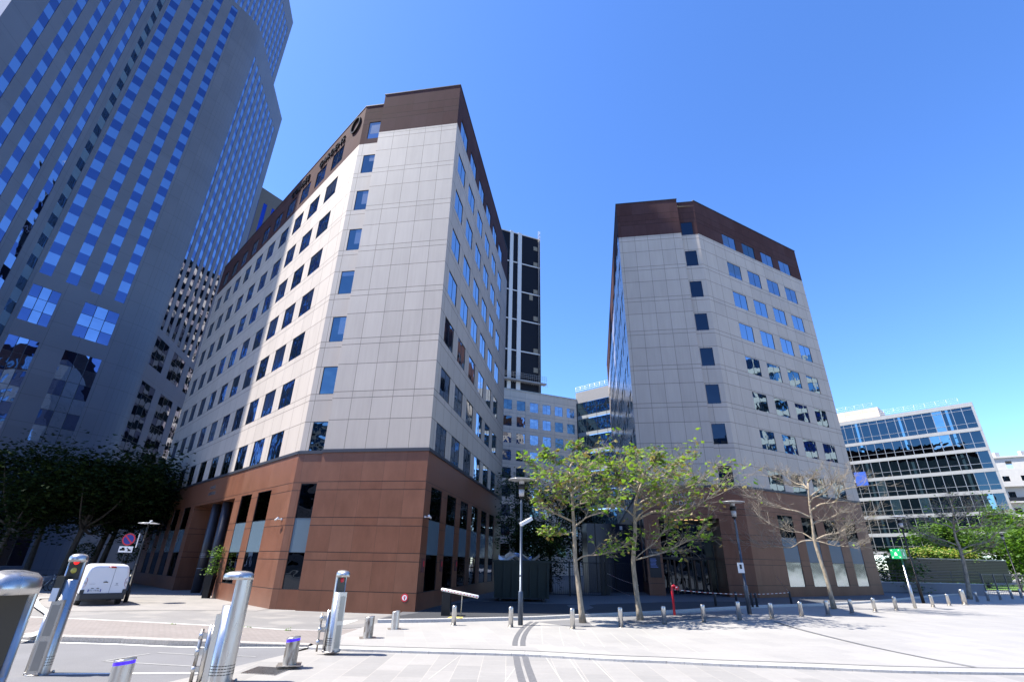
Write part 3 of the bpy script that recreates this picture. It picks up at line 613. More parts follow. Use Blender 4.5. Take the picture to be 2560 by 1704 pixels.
# ---- glass connector with white roof railing
q = FK.P(u1, 0); FN = Face(q, 133, -1); 
if FN.n.dot(q) > 0: FN = Face(q, 133, 1)
uN = uaz(FN, 12.6); HN = 35.3
t = thing('glass_stairwell', 'glazed stair block with grey parapet and white roof railing beside the right block', 'building', q); mb = MB()
plain('zinc', (.20, .20, .21), .6); plain('white_rail', (.75, .75, .75), .4); plain('white_slab', (.24, .26, .27), .5)
FN.wall(mb, -.2, uN, 32.9, HN, [], 'zinc'); FN.prism(mb, -.2, 0, 0, 32.9, -.2, .1, 'frame_dark'); gseg(mb, FN.P(-.2, 0), FN.P(-.2, 0)+un(66)*3, 0, HN, 'zinc'); FN.wall(mb, -.2, uN, 0, .6, [], 'zinc'); mb.build('wall', t, q)
gl = MB(); fr = MB(); sl = MB()
for k in range(9):
    z1 = 32.9-3.55*k; z0 = z1-3.55
    if z0 < .6: break
    for j in range(4):
        a = uN*j/4; b = uN*(j+1)/4; FN.quad(gl, a, b, z0+.9, z1, 'connector_glass', -.1+random.uniform(-.01, .01)); FN.prism(fr, a, a+.07, z0, z1, -.14, -.05, 'frame_dark')
    FN.prism(sl, 0, uN, z0+.15, z0+.85, -.12, -.07, 'white_slab'); FN.prism(fr, 0, uN, z0+.85, z0+.92, -.14, -.04, 'frame_dark'); FN.prism(fr, 0, uN, z1-1.3, z1-1.24, -.14, -.055, 'frame_dark')
gl.build('glazing', t, q); fr.build('mullions', t, q); sl.build('floor_bands', t, q)
def railing(F, u0, u1, z, par, h=1.1, step=1.2, m='white_rail', rr=.035, name='railing', d=-.1, bars=3):
    mb = MB()
    for k in range(bars): mb.tube(F.P(u0, z+h*(k+1)/bars, d), F.P(u1, z+h*(k+1)/bars, d), rr, rr, m, 6)
    n = max(2, int((u1-u0)/step))
    for k in range(n+1): x = u0+(u1-u0)*k/n; mb.tube(F.P(x, z, d), F.P(x, z+h, d), rr, rr, m, 6)
    return mb.build(name, par, F.P(u0, z, d))
railing(FN, -.2, uN, HN, t, 1.2)
# ---- dark high-rise under works
q = rz(-1.5, 206); FX = Face(rz(3.65, 200), 67, 1); t = thing('high_rise', 'black high rise with two white stripes and a hanging work platform, behind the cream wing', 'building', FX.P(0, 0))
xl = uaz(FX, -3.5); zt = EYE+.7255*200; mb = MB(); plain('white_stripe', (.42, .43, .45), .5); glass('black_glass', (.018, .022, .04), .12)
plain('cladding_black', (.004, .005, .010), .5, 0, .1, 1, .15)
FX.wall(mb, xl, 0, 0, zt, [], 'cladding_black'); gseg(mb, FX.P(0, 0), FX.P(0, 0)+un(-23)*20, 0, zt, 'cladding_black'); mb.build('wall', t)
for az0, az1, nm in ((-.02, .5, 0), (1.13-.62, 1.13, 0)):
    pass
for a, b in ((-.62, -.05), (.5, 1.13)):
    mb = MB(); FX.prism(mb, uaz(FX, a+.06), uaz(FX, b-.06), 40, zt+.4, 0, .5, 'white_stripe'); mb.build('white_stripe', t)
for k, te in enumerate((.7255, .6427, .5668, .4935, .4188)): mb = MB(); z = EYE+te*200; FX.prism(mb, xl, .1, z-.5, z, 0, .3, 'white_stripe'); mb.build('floor_band', t)
mb = MB(); plain('patch_beige', (.16, .14, .11), .7)
rnd = random.Random(4)
for te in (.7, .655, .58, .51, .43, .385): z = EYE+te*200; FX.prism(mb, uaz(FX, 2.75), uaz(FX, 3.3), z-2.2, z, 0, .12, 'patch_beige')
FX.prism(mb, uaz(FX, 2.2), uaz(FX, 2.65), EYE+.55*200, EYE+.565*200, 0, .1, 'patch_beige'); pb = mb.build('patches', t); pb['kind'] = 'stuff'
mb = MB(); x = uaz(FX, 3.45)
for k in range(40): z = 70+k*2.0; mb.tube(FX.P(x-.4, z, .8), FX.P(x+.4, z+2, .8), .06, .06, 'frame_dark', 4); 
for s in (-.4, .4): mb.tube(FX.P(x+s, 60, .8), FX.P(x+s, zt+4, .8), .1, .1, 'zinc', 5)
mb.build('hoist_mast', t)
mb = MB(); z = EYE+.352*200; FX.prism(mb, xl, 1.6, z-1.2, z-.6, .3, 2.4, 'zinc')
for k in range(30): x = xl+(1.6-xl)*k/29; mb.tube(FX.P(x, z-.6, 2.4), FX.P(x, z+2.2, 2.4), .05, .05, 'zinc', 4); mb.tube(FX.P(x, z-1.2, 2.4), FX.P(x+.6, z-2.4, 2.3), .05, .05, 'zinc', 4)
for h_ in (.6, 1.4, 2.2): mb.tube(FX.P(xl, z+h_, 2.4), FX.P(1.6, z+h_, 2.4), .06, .06, 'zinc', 4)
mb.build('work_platform', t)

# ---- banded glass office at the right
q = rz(44.4, 120); FG = Face(q, -43, -1)
if FG.n.dot(q) > 0: FG = Face(q, -43, 1)
t = thing('glass_office', 'pale banded glass office with roof railing at the right, behind the slatted wall', 'building', q)
HG = EYE+.2347*120; uG = uaz(FG, 31.5); nb = int(uG/1.42); st_ = uG/nb; plain('band_grey', (.27, .275, .285), .5, 0, .15, 1.5); plain('alu', (.32, .33, .34), .35, .6)
bd, gl, fr, ro, cl_ = MB(), MB(), MB(), MB(), MB(); FG.prism(bd, -.3, uG, HG-.75, HG, -.3, .12, 'band_grey'); FG.prism(bd, -.32, -.02, 0, HG, -.3, .1, 'band_grey')
ztop = HG-.75
fz = [EYE+te*120 for te in (.1964, .1668, .1371, .1071, .0788, .0524, .026)]
for k, zbnd in enumerate(fz):
    FG.prism(bd, -.3, uG, zbnd-.62, zbnd, -.3, .12, 'band_grey'); ztp = ztop
    for j in range(nb):
        a = st_*j; b = a+st_; t_ = random.uniform(-.012, .012); m = 'glass_green' if random.random() < .12 else 'glass_block'
        p = [FG.P(a, zbnd, t_-.05), FG.P(b, zbnd, -t_-.05), FG.P(b, ztp, -t_-.05), FG.P(a, ztp, t_-.05)]; gl.face(p, m)
        FG.prism(fr, a-.045, a+.045, zbnd, ztp, -.02, .07, 'alu')
    for hh in (.82,): FG.prism(fr, 0, uG, zbnd+hh, zbnd+hh+.07, -.02, .06, 'alu')
    if k == 0: FG.prism(fr, 0, uG, ztp-.6, ztp-.53, -.02, .06, 'alu')
    ztop = zbnd-.62
bd.build('bands', t, q); gl.build('glazing', t, q); fr.build('mullions', t, q)
for j in range(2, nb, 5):
    cl_ = MB(); FG.prism(cl_, st_*j+.5, st_*j+.9, .5, HG-.75, -.09, -.015, 'glass_green'); cl_.build('column', t, q)
gseg(ro, q, q+un(43)*18, 0, HG, 'band_grey'); poly_roof(ro, [q, FG.P(uG, 0), FG.P(uG, 0)+un(43)*18, q+un(43)*18], HG-.2); ro.build('roof', t, q)
railing(FG, 1.5, uG, HG, t, 1.15, 1.6, 'white_rail', .018)
pu = uaz(FG, 37.7); mb = MB(); FG.wall(mb, pu, uG, HG-.2, HG+2.6, [], 'cream_link', d=-2.5); P0 = FG.P(pu, 0, -2.5); gseg(mb, P0, P0-FG.n*6, HG-.2, HG+2.6, 'cream_link'); mb.build('roof_house', t, q)
railing(FG, pu+.8, uG, HG+2.6, t, 1.1, 1.6, 'white_rail', .018, d=-2.7)
plain('panel_blue', (.04, .10, .42), .35)
u = (FG.U(2140, 1170)+FG.U(2153, 1170))/2; z = EYE+.1345*math.hypot(*FG.P(u, 0)[:2]); mb = MB(); FG.prism(mb, u-1.0, u+1.0, z-1.3, z+1.3, .15, .25, 'panel_blue'); 
tag(mb.build('blue_panel', None, FG.P(u, z)), 'plain blue panel hung on the banded glass office beside the right block', 'panel')
# ---- white classical apartment house far right
plain('plaster_white', (.48, .465, .43), .7, 0, .12, 1); plain('slate', (.12, .13, .15), .6)
q = rz(47.2, 165); FH = Face(rz(44.0, 172), 120, 1); 
if FH.n.dot(FH.o) > 0: FH = Face(rz(44.0, 172), 120, -1)
t = thing('apartment_house', 'white apartment house with balconies at the far right edge', 'building', FH.o); mb = MB(); W = Windows(); HH = EYE+.155*168; holes = []
for i in range(6):
    for k in range(6): a = 2+3.4*i; z = 3+3.7*k; holes.append((a, a+1.3, z, z+2.2)); W.add(FH, a, a+1.3, z, z+2.2, 'glass_dark', mull=1)
FH.wall(mb, 0, 22, -.5, HH-3, holes, 'plaster_white'); gseg(mb, FH.P(0, 0), FH.P(0, 0)-FH.n*14, -.5, HH-3, 'plaster_white')
FH.wall(mb, 1.5, 20.5, HH-3, HH, [(4, 5.2, HH-2.6, HH-.8), (8, 9.2, HH-2.6, HH-.8)], 'plaster_white', d=-1.6); gseg(mb, FH.P(1.5, 0, -1.6), FH.P(1.5, 0, -12), HH-3, HH, 'plaster_white'); FH.prism(mb, 1.2, 20.8, HH, HH+.4, -13, -1.2, 'plaster_white'); poly_roof(mb, [FH.P(0, 0), FH.P(22, 0), FH.P(22, 0, -14), FH.P(0, 0, -14)], HH-3); mb.build('wall', t, FH.o)
for k in range(5):
    mb = MB(); z = 6.3+3.7*k; FH.prism(mb, .5, 21.5, z, z+.3, 0, 1.3, 'plaster_white'); FH.prism(mb, .5, 21.5, z+.3, z+1.2, 1.15, 1.3, 'plaster_white' if k % 2 == 0 else 'frame_dark'); mb.build('balcony', t)
mb = MB(); [mb.box(FH.P(4+5*k, HH+1.2, -6), (1.2, .8, 1.8), 'plaster_white') for k in range(3)]; mb.build('chimney_stack', t); W.build(t)

plain('block_pale', (.24, .265, .25), .7)
# ---- blocks added out of view so the windows have something to reflect
def banded(name, label, o_, az, Lw, dep, H, mats, fh=3.4, bandh=1.2, bay=3.0):
    o_ = Vector((*o_, 0)); F = Face(o_, az, 1)
    if F.n.dot(-o_) < 0: F = Face(o_, az, -1)
    t = thing(name, label, 'building', o_); b, g = MB(), MB(); B = -F.n*dep
    for k in range(int(H/fh)):
        z = k*fh; F.prism(b, 0, Lw, z, z+bandh, -.3, .15, mats[0]); F.quad(g, 0, Lw, z+bandh, z+fh, mats[1], -.1)
        for j in range(int(Lw/bay)+1): F.prism(b, j*bay, j*bay+.35, z+bandh, z+fh, -.3, .1, mats[0])
    Hh = int(H/fh)*fh
    for a_, b_ in ((0, Lw),):
        gseg(b, F.P(0, 0), F.P(0, 0)+B, 0, Hh, mats[0]); gseg(b, F.P(Lw, 0), F.P(Lw, 0)+B, 0, Hh, mats[0]); gseg(b, F.P(0, 0)+B, F.P(Lw, 0)+B, 0, Hh, mats[0])
    poly_roof(b, [F.P(0, 0), F.P(Lw, 0), F.P(Lw, 0)+B, F.P(0, 0)+B], Hh); b.build('bands', t, o_); g.build('glazing', t, o_)
banded('reflection_block', 'white banded office block beyond the right edge of the square, outside the frame', (96, 18), 10, 46, 14, 48, ('block_pale', 'glass_green'))
banded('reflection_tower', 'white tower block hidden behind the left block, seen in the skyscraper windows', (-60, 140), 130, 30, 12, 75, ('cream_link', 'glass_teal'), 3.4, 1.5, 6)
banded('reflection_block', 'pale stone office block behind the photographer on the left, outside the frame', (-62, -22), 124, 44, 14, 27, ('cream_link', 'glass_dark'))
banded('reflection_block', 'grey glass office block behind the photographer, outside the frame', (-4, -46), 92, 46, 14, 31, ('band_grey', 'tower_lift'))
# ================================================================ ground
from mathutils.geometry import delaunay_2d_cdt
def region(name, pts, zf, mat, step=2.0, kind='structure'):
    pts = [Vector((p[0], p[1])) for p in pts]; dense = []
    for a, b in zip(pts, pts[1:]+pts[:1]):
        n = max(1, min(40, int((b-a).length/step)))
        dense += [a+(b-a)*k/n for k in range(n)]
    x0, x1 = min(p.x for p in dense), max(p.x for p in dense); y0, y1 = min(p.y for p in dense), max(p.y for p in dense)
    ins = []
    def inside(x, y):
        c = False
        for a, b in zip(dense, dense[1:]+dense[:1]):
            if (a.y > y) != (b.y > y) and x < (b.x-a.x)*(y-a.y)/(b.y-a.y)+a.x: c = not c
        return c
    st_ = max(step, (x1-x0)/60)
    x = x0+st_/2
    while x < x1:
        y = y0+st_/2
        while y < y1:
            if -2 < x < 14 and inside(x, y): ins.append(Vector((x+.01*math.sin(y), y)))
            y += st_
        x += st_
    n = len(dense); V, Ed, Fc, *_ = delaunay_2d_cdt(dense+ins, [(i, (i+1) % n) for i in range(n)], [list(range(n))], 1, 1e-4)
    mb = MB()
    for f in Fc:
        p = [Vector((V[i].x, V[i].y, zf(V[i].x, V[i].y))) for i in f]
        if (p[1]-p[0]).cross(p[2]-p[0]).z < 0: p.reverse()
        mb.face(p, mat)
    o = mb.build(name); o['kind'] = kind; return o
def kerb(name, pts, zt, h, w_, mat, seg=1.0, face=None):
    """pts along the front edge; the body lies beyond it (away from the camera)"""
    mb = MB(); P = [Vector((p[0], p[1], 0)) for p in pts]
    for a, b in zip(P, P[1:]):
        L_ = (b-a).length; n = max(1, round(L_/seg)); d = (b-a)/L_; nn = Vector((-d.y, d.x, 0)); 
        if nn.dot((a+b)/2) < 0: nn = -nn
        for k in range(n):
            s = a+d*(L_*k/n+.004); e = a+d*(L_*(k+1)/n-.004); zs, ze = zt(s.x, s.y), zt(e.x, e.y); c = .015
            q = lambda p, off, z: p+nn*off+Vector((0, 0, z))
            rows = [[q(s, 0, zs-h), q(s, 0, zs-c), q(s, c, zs), q(s, w_, zs), q(s, w_, zs-h)], [q(e, 0, ze-h), q(e, 0, ze-c), q(e, c, ze), q(e, w_, ze), q(e, w_, ze-h)]]
            mb.grid(rows, mat, True, False, True)
    return struct(mb.build(name))
def off(pts, w_):
    P = [Vector((p[0], p[1], 0)) for p in pts]; r = []
    for i, p in enumerate(P):
        d = (P[min(i+1, len(P)-1)]-P[max(i-1, 0)]).normalized(); nn = Vector((-d.y, d.x, 0))
        if nn.dot(p) < 0: nn = -nn
        r.append(p+nn*w_)
    return r
def AT(l, z=None): return [at(x, y, z) for x, y in l]
def ribbon(name, pts, w_, zf, mat):
    mb = MB(); P = [Vector((p[0], p[1], 0)) for p in pts]; rows = []
    for i, p in enumerate(P):
        d = (P[min(i+1, len(P)-1)]-P[max(i-1, 0)]).normalized(); nn = Vector((-d.y, d.x, 0))*w_/2
        a, b = p+nn, p-nn; a.z, b.z = zf(a.x, a.y), zf(b.x, b.y); rows.append([a, b])
    mb.grid(rows, mat, False, False, False); return struct(mb.build(name))
def catmull(P, n=6):
    P = [Vector(p) for p in P]; Q = [P[0]*2-P[1]]+P+[P[-1]*2-P[-2]]; r = []
    for i in range(1, len(Q)-2):
        for k in range(n):
            t = k/n; a, b, c, d = Q[i-1:i+3]; r.append(.5*((2*b)+(c-a)*t+(2*a-5*b+4*c-d)*t*t+(3*b-a-3*c+d)*t**3))
    return r+[P[-1]]
mb = MB(); mb.face([Vector((-600, -300, -.5)), Vector((900, -300, -.5)), Vector((900, 900, -.5)), Vector((-600, 900, -.5))], 'far_ground'); struct(mb.build('ground'))
ZL = -.065
LOW = lambda x, y: ZL
PB = AT([(771, 1615), (870, 1620), (1072, 1626), (1240, 1630.6), (1350, 1634.8), (1535, 1645), (1666, 1650), (1801, 1657), (1940, 1662), (2083, 1667), (2228, 1673), (2400, 1677), (2560, 1679)])
PB = catmull(PB, 3); PB2 = PB+[PB[-1]+(PB[-1]-PB[-4]).normalized()*40]
PA = AT([(943, 1556), (1080, 1554.5), (1270, 1550), (1350, 1547.5), (1480, 1541), (1600, 1535.5), (1732, 1528.6), (1846, 1521.5), (1930, 1517), (2056, 1513), (2188, 1505), (2277, 1497), (2353, 1489), (2440, 1484), (2560, 1476)])
PA = catmull(PA, 3); PA2 = PA+[PA[-1]+(PA[-1]-PA[-4]).normalized()*60]
DG = AT([(419, 1704), (717, 1634), (771, 1615)], ZL); DGe = DG[0]+(DG[0]-DG[1]).normalized()*14
# lower plaza in the foreground
region('lower_plaza', off(PB2, .02)+[Vector((90, -10, 0)), Vector((60, -25, 0)), Vector((-14, -25, 0)), DGe]+DG[:2], LOW, 'paving')
UP = lambda x, y: gz(x, y)
region('upper_plaza', off(PB2, .30)+[Vector((120, 20, 0)), Vector((140, 120, 0))]+PA2[::-1]+AT([(905, 1567)], 0), UP, 'paving_upper')
kerb('plaza_kerb', PB2, lambda x, y: gz(x, y)+.006, .2, .31, 'kerb_granite', 1.6)
ribbon('plaza_joint', off(PB2, .52), .07, lambda x, y: gz(x, y)+.005, 'drain')
LN = lambda x, y: gz(x, y)+.12
kerb('lane_kerb', PA2, lambda x, y: LN(x, y)+.004, .3, .2, 'kerb_granite', 1.2)
CY = lambda x, y: LN(x, y)-.004
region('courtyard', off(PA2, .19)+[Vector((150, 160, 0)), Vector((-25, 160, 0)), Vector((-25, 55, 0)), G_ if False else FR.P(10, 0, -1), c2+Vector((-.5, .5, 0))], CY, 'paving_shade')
region('access_lane', off(PA[:24], .2)+AT([(1900, 1513), (1846, 1513), (1650, 1512), (1480, 1510.7), (1343, 1508), (1180, 1501)], .12)+[c2+Vector((.3, 2.5, 0)), c2+Vector((.2, -.3, 0))], lambda x, y: LN(x, y)+.002, 'asphalt_shade')
region('tree_strip', AT([(1341, 1553), (1432, 1566), (1552, 1567), (1600, 1561), (1700, 1550), (1800, 1541), (1900, 1533), (1990, 1527), (2080, 1521)])+PA[17:24][::-1][3:]+PA[7:20][::-1], lambda x, y: gz(x, y)+.004, 'asphalt', 1.0) if False else None
reg = AT([(1341, 1553), (1432, 1566), (1552, 1567), (1600, 1561), (1700, 1550), (1800, 1541), (1860, 1533), (1846, 1525), (1732, 1532), (1600, 1539), (1480, 1544.5)])
region('tree_strip', reg, lambda x, y: gz(x, y)+.004, 'asphalt', 1.0)
# left: near road, island, access road, pavement along the building
region('road', [DGe]+DG+[at(760, 1606, ZL)]+AT([(530, 1606), (300, 1598), (100, 1588), (0, 1584)], ZL)+[Vector((-60, 24, 0)), Vector((-60, -25, 0)), Vector((-14, -25, 0))], lambda x, y: ZL-.004, 'asphalt')
SI = AT([(0, 1600), (42, 1596), (155, 1603), (300, 1607), (420, 1612.5), (515, 1615), (640, 1615), (771, 1615)], ZL); SI = [SI[0]+(SI[0]-SI[1]).normalized()*30]+SI
NI = AT([(0, 1543), (163, 1549), (350, 1558), (521, 1567), (620, 1572), (700, 1575), (800, 1573), (905, 1567)], 0)
ZI = lambda x, y: (.07 if x < -8.5 else max(-.02, .07-(x+8.5)*.04))
region('traffic_island', off(SI, .28)+[at(790, 1612, 0), at(905, 1567, 0)]+NI[::-1][1:]+[Vector((-60, 30, 0))], ZI, 'paving_brick')
kerb('island_kerb', SI, lambda x, y: ZI(x, y)+.005, .3, .29, 'kerb_rough', 1.25)
kerb('rear_kerb', off(NI, -.1), lambda x, y: ZI(x, y)+.006, .2, .12, 'kerb_granite', 1.0)
region('access_road', NI+[at(960, 1554, 0), c2+Vector((-.1, .1, 0)), c1, FL.P(12, 0, -.05), Vector((-45, 60, 0)), Vector((-60, 60, 0)), Vector((-60, 32, 0))], lambda x, y: -.002, 'asphalt_patch')
PF = AT([(180, 1527), (400, 1524), (540, 1524), (640, 1526)], 0)
region('pavement', PF+[c1+Vector((0, .1, 0)), FL.P(8, 0, -.1), FL.P(9, 0, -3.5), FL.P(17.8, 0, -3.5), FL.P(18, 0, -.1), FL.P(33, 0, -.1), Vector((-60, 75, 0)), Vector((-62, 45, 0)), Vector((-26, 29, 0))], lambda x, y: .006, 'paving_front')
kp = AT([(60, 1600), (120, 1575), (128, 1545), (90, 1515), (95, 1497), (170, 1496)], 0); 
ribbon('kerb_bend', catmull([Vector(p) for p in kp], 6), .3, lambda x, y: .085, 'kerb_granite')
ribbon('road_line', off(SI, -.14), .13, lambda x, y: ZL+.002, 'road_paint')
PL = lambda x, y: ZL+.002
def line(name, pts, w_, m='road_paint', zf=PL, z=ZL): return ribbon(name, AT(pts, z), w_, zf, m)
line('road_line', [(60, 1684), (300, 1682), (498, 1680.5)], .12); line('worn_line', [(258, 1651), (375, 1632)], .09, 'faded_paint'); line('worn_line', [(258, 1651), (515, 1666)], .09, 'faded_paint'); line('worn_line', [(395, 1630), (515, 1637)], .09, 'faded_paint'); line('worn_line', [(560, 1637), (640, 1640)], .08, 'faded_paint')
mb = MB(); mb.face(AT([(811, 1561), (829, 1553), (896, 1548), (863, 1559)], .003), 'road_paint'); struct(mb.build('road_marking'))
mb = MB(); mb.face([p+Vector((0, 0, .008)) for p in AT([(1118, 1543.5), (1126, 1540.5), (1158, 1541.5), (1155, 1544.5)], .124)], 'yellow_paint'); struct(mb.build('yellow_marking'))
# drainage strips
for dx in (-.12, .12):
    up = catmull(AT([(1336, 1553), (1318, 1566), (1304, 1584), (1298, 1600), (1297, 1613)]), 5); ribbon('drain_channel', off(up, dx), .16, lambda x, y: gz(x, y)+.006, 'drain')
    lo = AT([(1301, 1637), (1306, 1660), (1313, 1684), (1322, 1712)], ZL); lo = [p+Vector((dx, 0, 0)) for p in lo]; ribbon('drain_channel', lo, .17, lambda x, y: ZL+.004, 'drain')
ribbon('drain_channel', catmull(AT([(1934, 1552), (1975, 1565), (2010, 1575), (2100, 1598), (2250, 1632), (2440, 1668)]), 5), .08, lambda x, y: gz(x, y)+.022, 'drain')
plain('joint_white', (.42, .405, .36), .7)
for pts in ([(1071, 1697), (1149, 1638)], [(1262, 1704), (1293, 1662)], [(1364, 1641), (1406, 1704)], [(1420, 1641), (1463, 1704)], [(1477, 1645), (1537, 1704)]): ribbon('paving_joint', AT(pts, ZL), .016, lambda x, y: ZL+.003, 'joint_white')
for pts in ([(1355, 1564), (1354, 1580), (1357, 1608)], [(1398, 1566), (1401, 1585), (1410, 1613)], [(1437, 1572), (1447, 1592), (1462, 1614)], [(1475, 1570), (1495, 1595), (1512, 1617)], [(1512, 1569), (1543, 1596), (1572, 1620)], [(1552, 1570), (1592, 1600), (1622, 1624)], [(1600, 1570), (1650, 1604), (1690, 1630)], [(1640, 1576), (1700, 1606), (1750, 1632)]):
    ribbon('paving_joint', catmull(AT(pts), 4), .013, lambda x, y: gz(x, y)+.004, 'joint_white')
# steel grating set in the paving
g = AT([(603, 1682), (646, 1666), (728, 1670.5), (687, 1687)], ZL); mb = MB(); plain('pit', (.02, .02, .02), .9); mb.face([p+Vector((0, 0, .003)) for p in g], 'pit'); 
for k in range(14):
    t = k/13
    for a, b, c, d in ((g[0], g[1], g[3], g[2]), (g[0], g[3], g[1], g[2])):
        p, q = a+(b-a)*t, c+(d-c)*t; mb.tube(p+Vector((0, 0, .008)), q+Vector((0, 0, .008)), .011, .011, 'steel', 4, False, False)
p = sum(g, Vector())/4; tag(mb.build('drain_grate', None, p), 'square steel drain grate set in the light paving in the foreground', 'grate')
# ================================================================ street furniture
plain('lamp_paint', (.055, .07, .095), .4, .5, .15); plain('lamp_black', (.010, .011, .013), .45, .4); plain('lamp_glass', (.35, .35, .36), .15, 0, .1); plain('disc_pale', (.55, .56, .58), .3, .3)
plain('rubber', (.02, .02, .02), .7)
# ---- bollards
def bollard_mb(h, r, dome=.04):
    mb = MB(); mb.lathe((0, 0, 0), [(r, 0), (r, h-dome*1.3), (r*.985, h-dome*1.05), (r*.93, h-dome*.55), (r*.78, h-dome*.15), (r*.5, h), (.001, h+.004)], 'steel', 20); return mb
def bollard(h, r, loc):
    t = thing('bollard', 'x', 'bollard', loc); b = bollard_mb(h, r).build('post', t, loc)
    for v in b.data.vertices: v.co = v.co
    f = MB(); f.lathe((0, 0, 0), [(r*1.5, -.01), (r*1.5, .012), (r*1.05, .014)], 'steel_stained', 20); f.build('base_ring', t, loc); return t
def build_at(mb, name, par, m='steel'):   # mesh modelled round its own origin
    o = mb.build(name); o.parent = par; return o
def bollard(h, r):
    t = thing('bollard', 'x', 'bollard', (0, 0, 0)); build_at(bollard_mb(h, r), 'post', t)
    f = MB(); f.lathe((0, 0, 0), [(r*1.5, -.01), (r*1.5, .012), (r*1.05, .014)], 'steel_stained', 20); build_at(f, 'base_ring', t); return t
BP = [(1134, 1562), (1277, 1566.5), (1432, 1571), (1553, 1567), (1662, 1560.5), (1761, 1555), (1850, 1549.5), (1931, 1546), (2005, 1540), (2071, 1535.5), (2131, 1532), (2188.7, 1527.5), (2241.8, 1523.5), (2333.6, 1516), (2374, 1512), (2444.6, 1502.5), (2471.8, 1500), (2502, 1498), (2532, 1495.5), (2555, 1493.5)]
BT = [1512, 1515, 1519, 1517, 1514, 1510, 1502, 1506, 1503, 1500, 1497, 1493.7, 1490.5, 1486, 1484, 1478.5, 1476.5, 1474.5, 1473, 1471.5]
BL = ['first steel bollard of the kerb row, in front of the barrier arm', 'steel bollard just left of the central street lamp', 'steel bollard left of the first leafy tree', 'steel bollard between the two leafy trees', 'steel bollard just left of the red hydrant', 'steel bollard in the leaf shadow right of the red hydrant', 'steel bollard just left of the lamp by the right entrance', 'steel bollard just right of the lamp by the right entrance',
      'steel bollard midway between the right entrance lamp and the bare tree', 'steel bollard just left of the bare tree', 'steel bollard just right of the bare tree', 'second steel bollard right of the bare tree', 'steel bollard left of the green sign post', 'first steel bollard right of the green sign post', 'second steel bollard right of the green sign post',
      'first small far bollard right of the thin tree', 'second small far bollard right of the thin tree', 'third small far bollard right of the thin tree', 'fourth small far bollard right of the thin tree', 'last small bollard at the right edge']
b0 = bollard(.72, .092)
for i, (x, y) in enumerate(BP):
    p = at(x, y)
    t = b0 if i == 0 else dup(b0, p); t.location = p; tag(t, BL[i], 'bollard', 'steel bollards along the kerb')
    h = hgt(p, x, BT[i])-p.z
    for c in t.children: c.scale = (1, 1, max(.75, min(1.25, h/.72)) if c.name.startswith('post') else 1)
t = bollard(.9, .15); t.location = at(2413, 1509.5); tag(t, 'thicker steel bollard in front of the thin tree at the right', 'bollard', 'steel bollards along the kerb')
# bollards with a cut top in the foreground
def cut_bollard(h, r, tilt=.03, ring=False, m='steel'):
    t = thing('bollard', 'x', 'bollard', (0, 0, 0)); mb = MB(); n = 28
    R_ = lambda rr, z, k: Vector((rr*math.cos(k*2*math.pi/n), rr*math.sin(k*2*math.pi/n), z+(tilt*math.cos(k*2*math.pi/n) if z > h*.5 else 0)))
    mb.grid([[R_(r, z, k) for k in range(n)] for z in (0, h*.3, h-.09)], m, True, True, False)
    mb.grid([[R_(rr, z, k) for k in range(n)] for rr, z in ((r*1.01, h-.035), (r*1.01, h-.012), (r*.95, h), (r*.3, h+.002), (.001, h+.002))], 'steel', True, False, False); build_at(mb, 'post', t)
    mb = MB(); mb.grid([[R_(r*(.985 if ring else 1), z, k) for k in range(n)] for z in (h-.09, h-.035)], 'led_ring' if ring else m, True, True, False); build_at(mb, 'light_ring' if ring else 'collar', t)
    mb = MB(); mb.box((0, 0, .004), (r*3.4, r*3.4, .01), 'steel_stained', .3); build_at(mb, 'floor_plate', t); return t
n_ = NT('led_ring'); u_ = n_.noise(n_.pos(), 30, 1); n_.b.inputs['Emission Color'].default_value = (.06, .012, .9, 1); n_.b.inputs['Emission Strength'].default_value = .3; M['led_ring'] = n_.fin((.05, .02, .5), .3)
for (x, y, h, rr, ring, m, lab) in ((723, 1660, .56, .155, True, 'steel_stained', 'steel bollard with glowing purple ring beside the drain grate'), (288, 1735, .56, .175, True, 'steel', 'steel bollard with glowing purple ring cut by the bottom edge of the frame'),
                             (919, 1593, .59, .15, False, 'steel_stained', 'stained steel bollard, wider and nearer, right of the traffic posts'), (986.5, 1571, .57, .14, False, 'steel', 'clean wide steel bollard beside the stained one, before the brown corner')):
    z = ZL if y > 1700 else None; p = at(x, y, z); t = cut_bollard(h, rr, .02, ring, m); t.location = p; tag(t, lab, 'bollard', 'wide steel bollards near the traffic posts')
# dark bollards by the right entrance
plain('bollard_dark', (.03, .033, .04), .5, .3)
d0 = None
for x, y, lab in ((1790, 1514.5, 'dark bollard in front of the right entrance'), (1843, 1512, 'dark bollard behind the leaf shadow bollard, left of the entrance lamp'), (1882, 1516.5, 'taller dark bollard right behind the entrance lamp'), (1893.5, 1516, 'dark bollard beside the taller one, right of the entrance lamp'), (1979, 1509, 'dark bollard tied with striped tape before the right block')):
    p = at(x, y, .33); p.z = LN(p.x, p.y)
    if d0 is None:
        d0 = bollard(.66, .06)
        for c in d0.children:
            c.data.materials.clear(); c.data.materials.append(M['bollard_dark'])
        t = d0
    else: t = dup(d0, p)
    t.location = p; tag(t, lab, 'bollard', 'dark bollards by the right entrance')
TAPE_END = p+Vector((0, 0, .6))
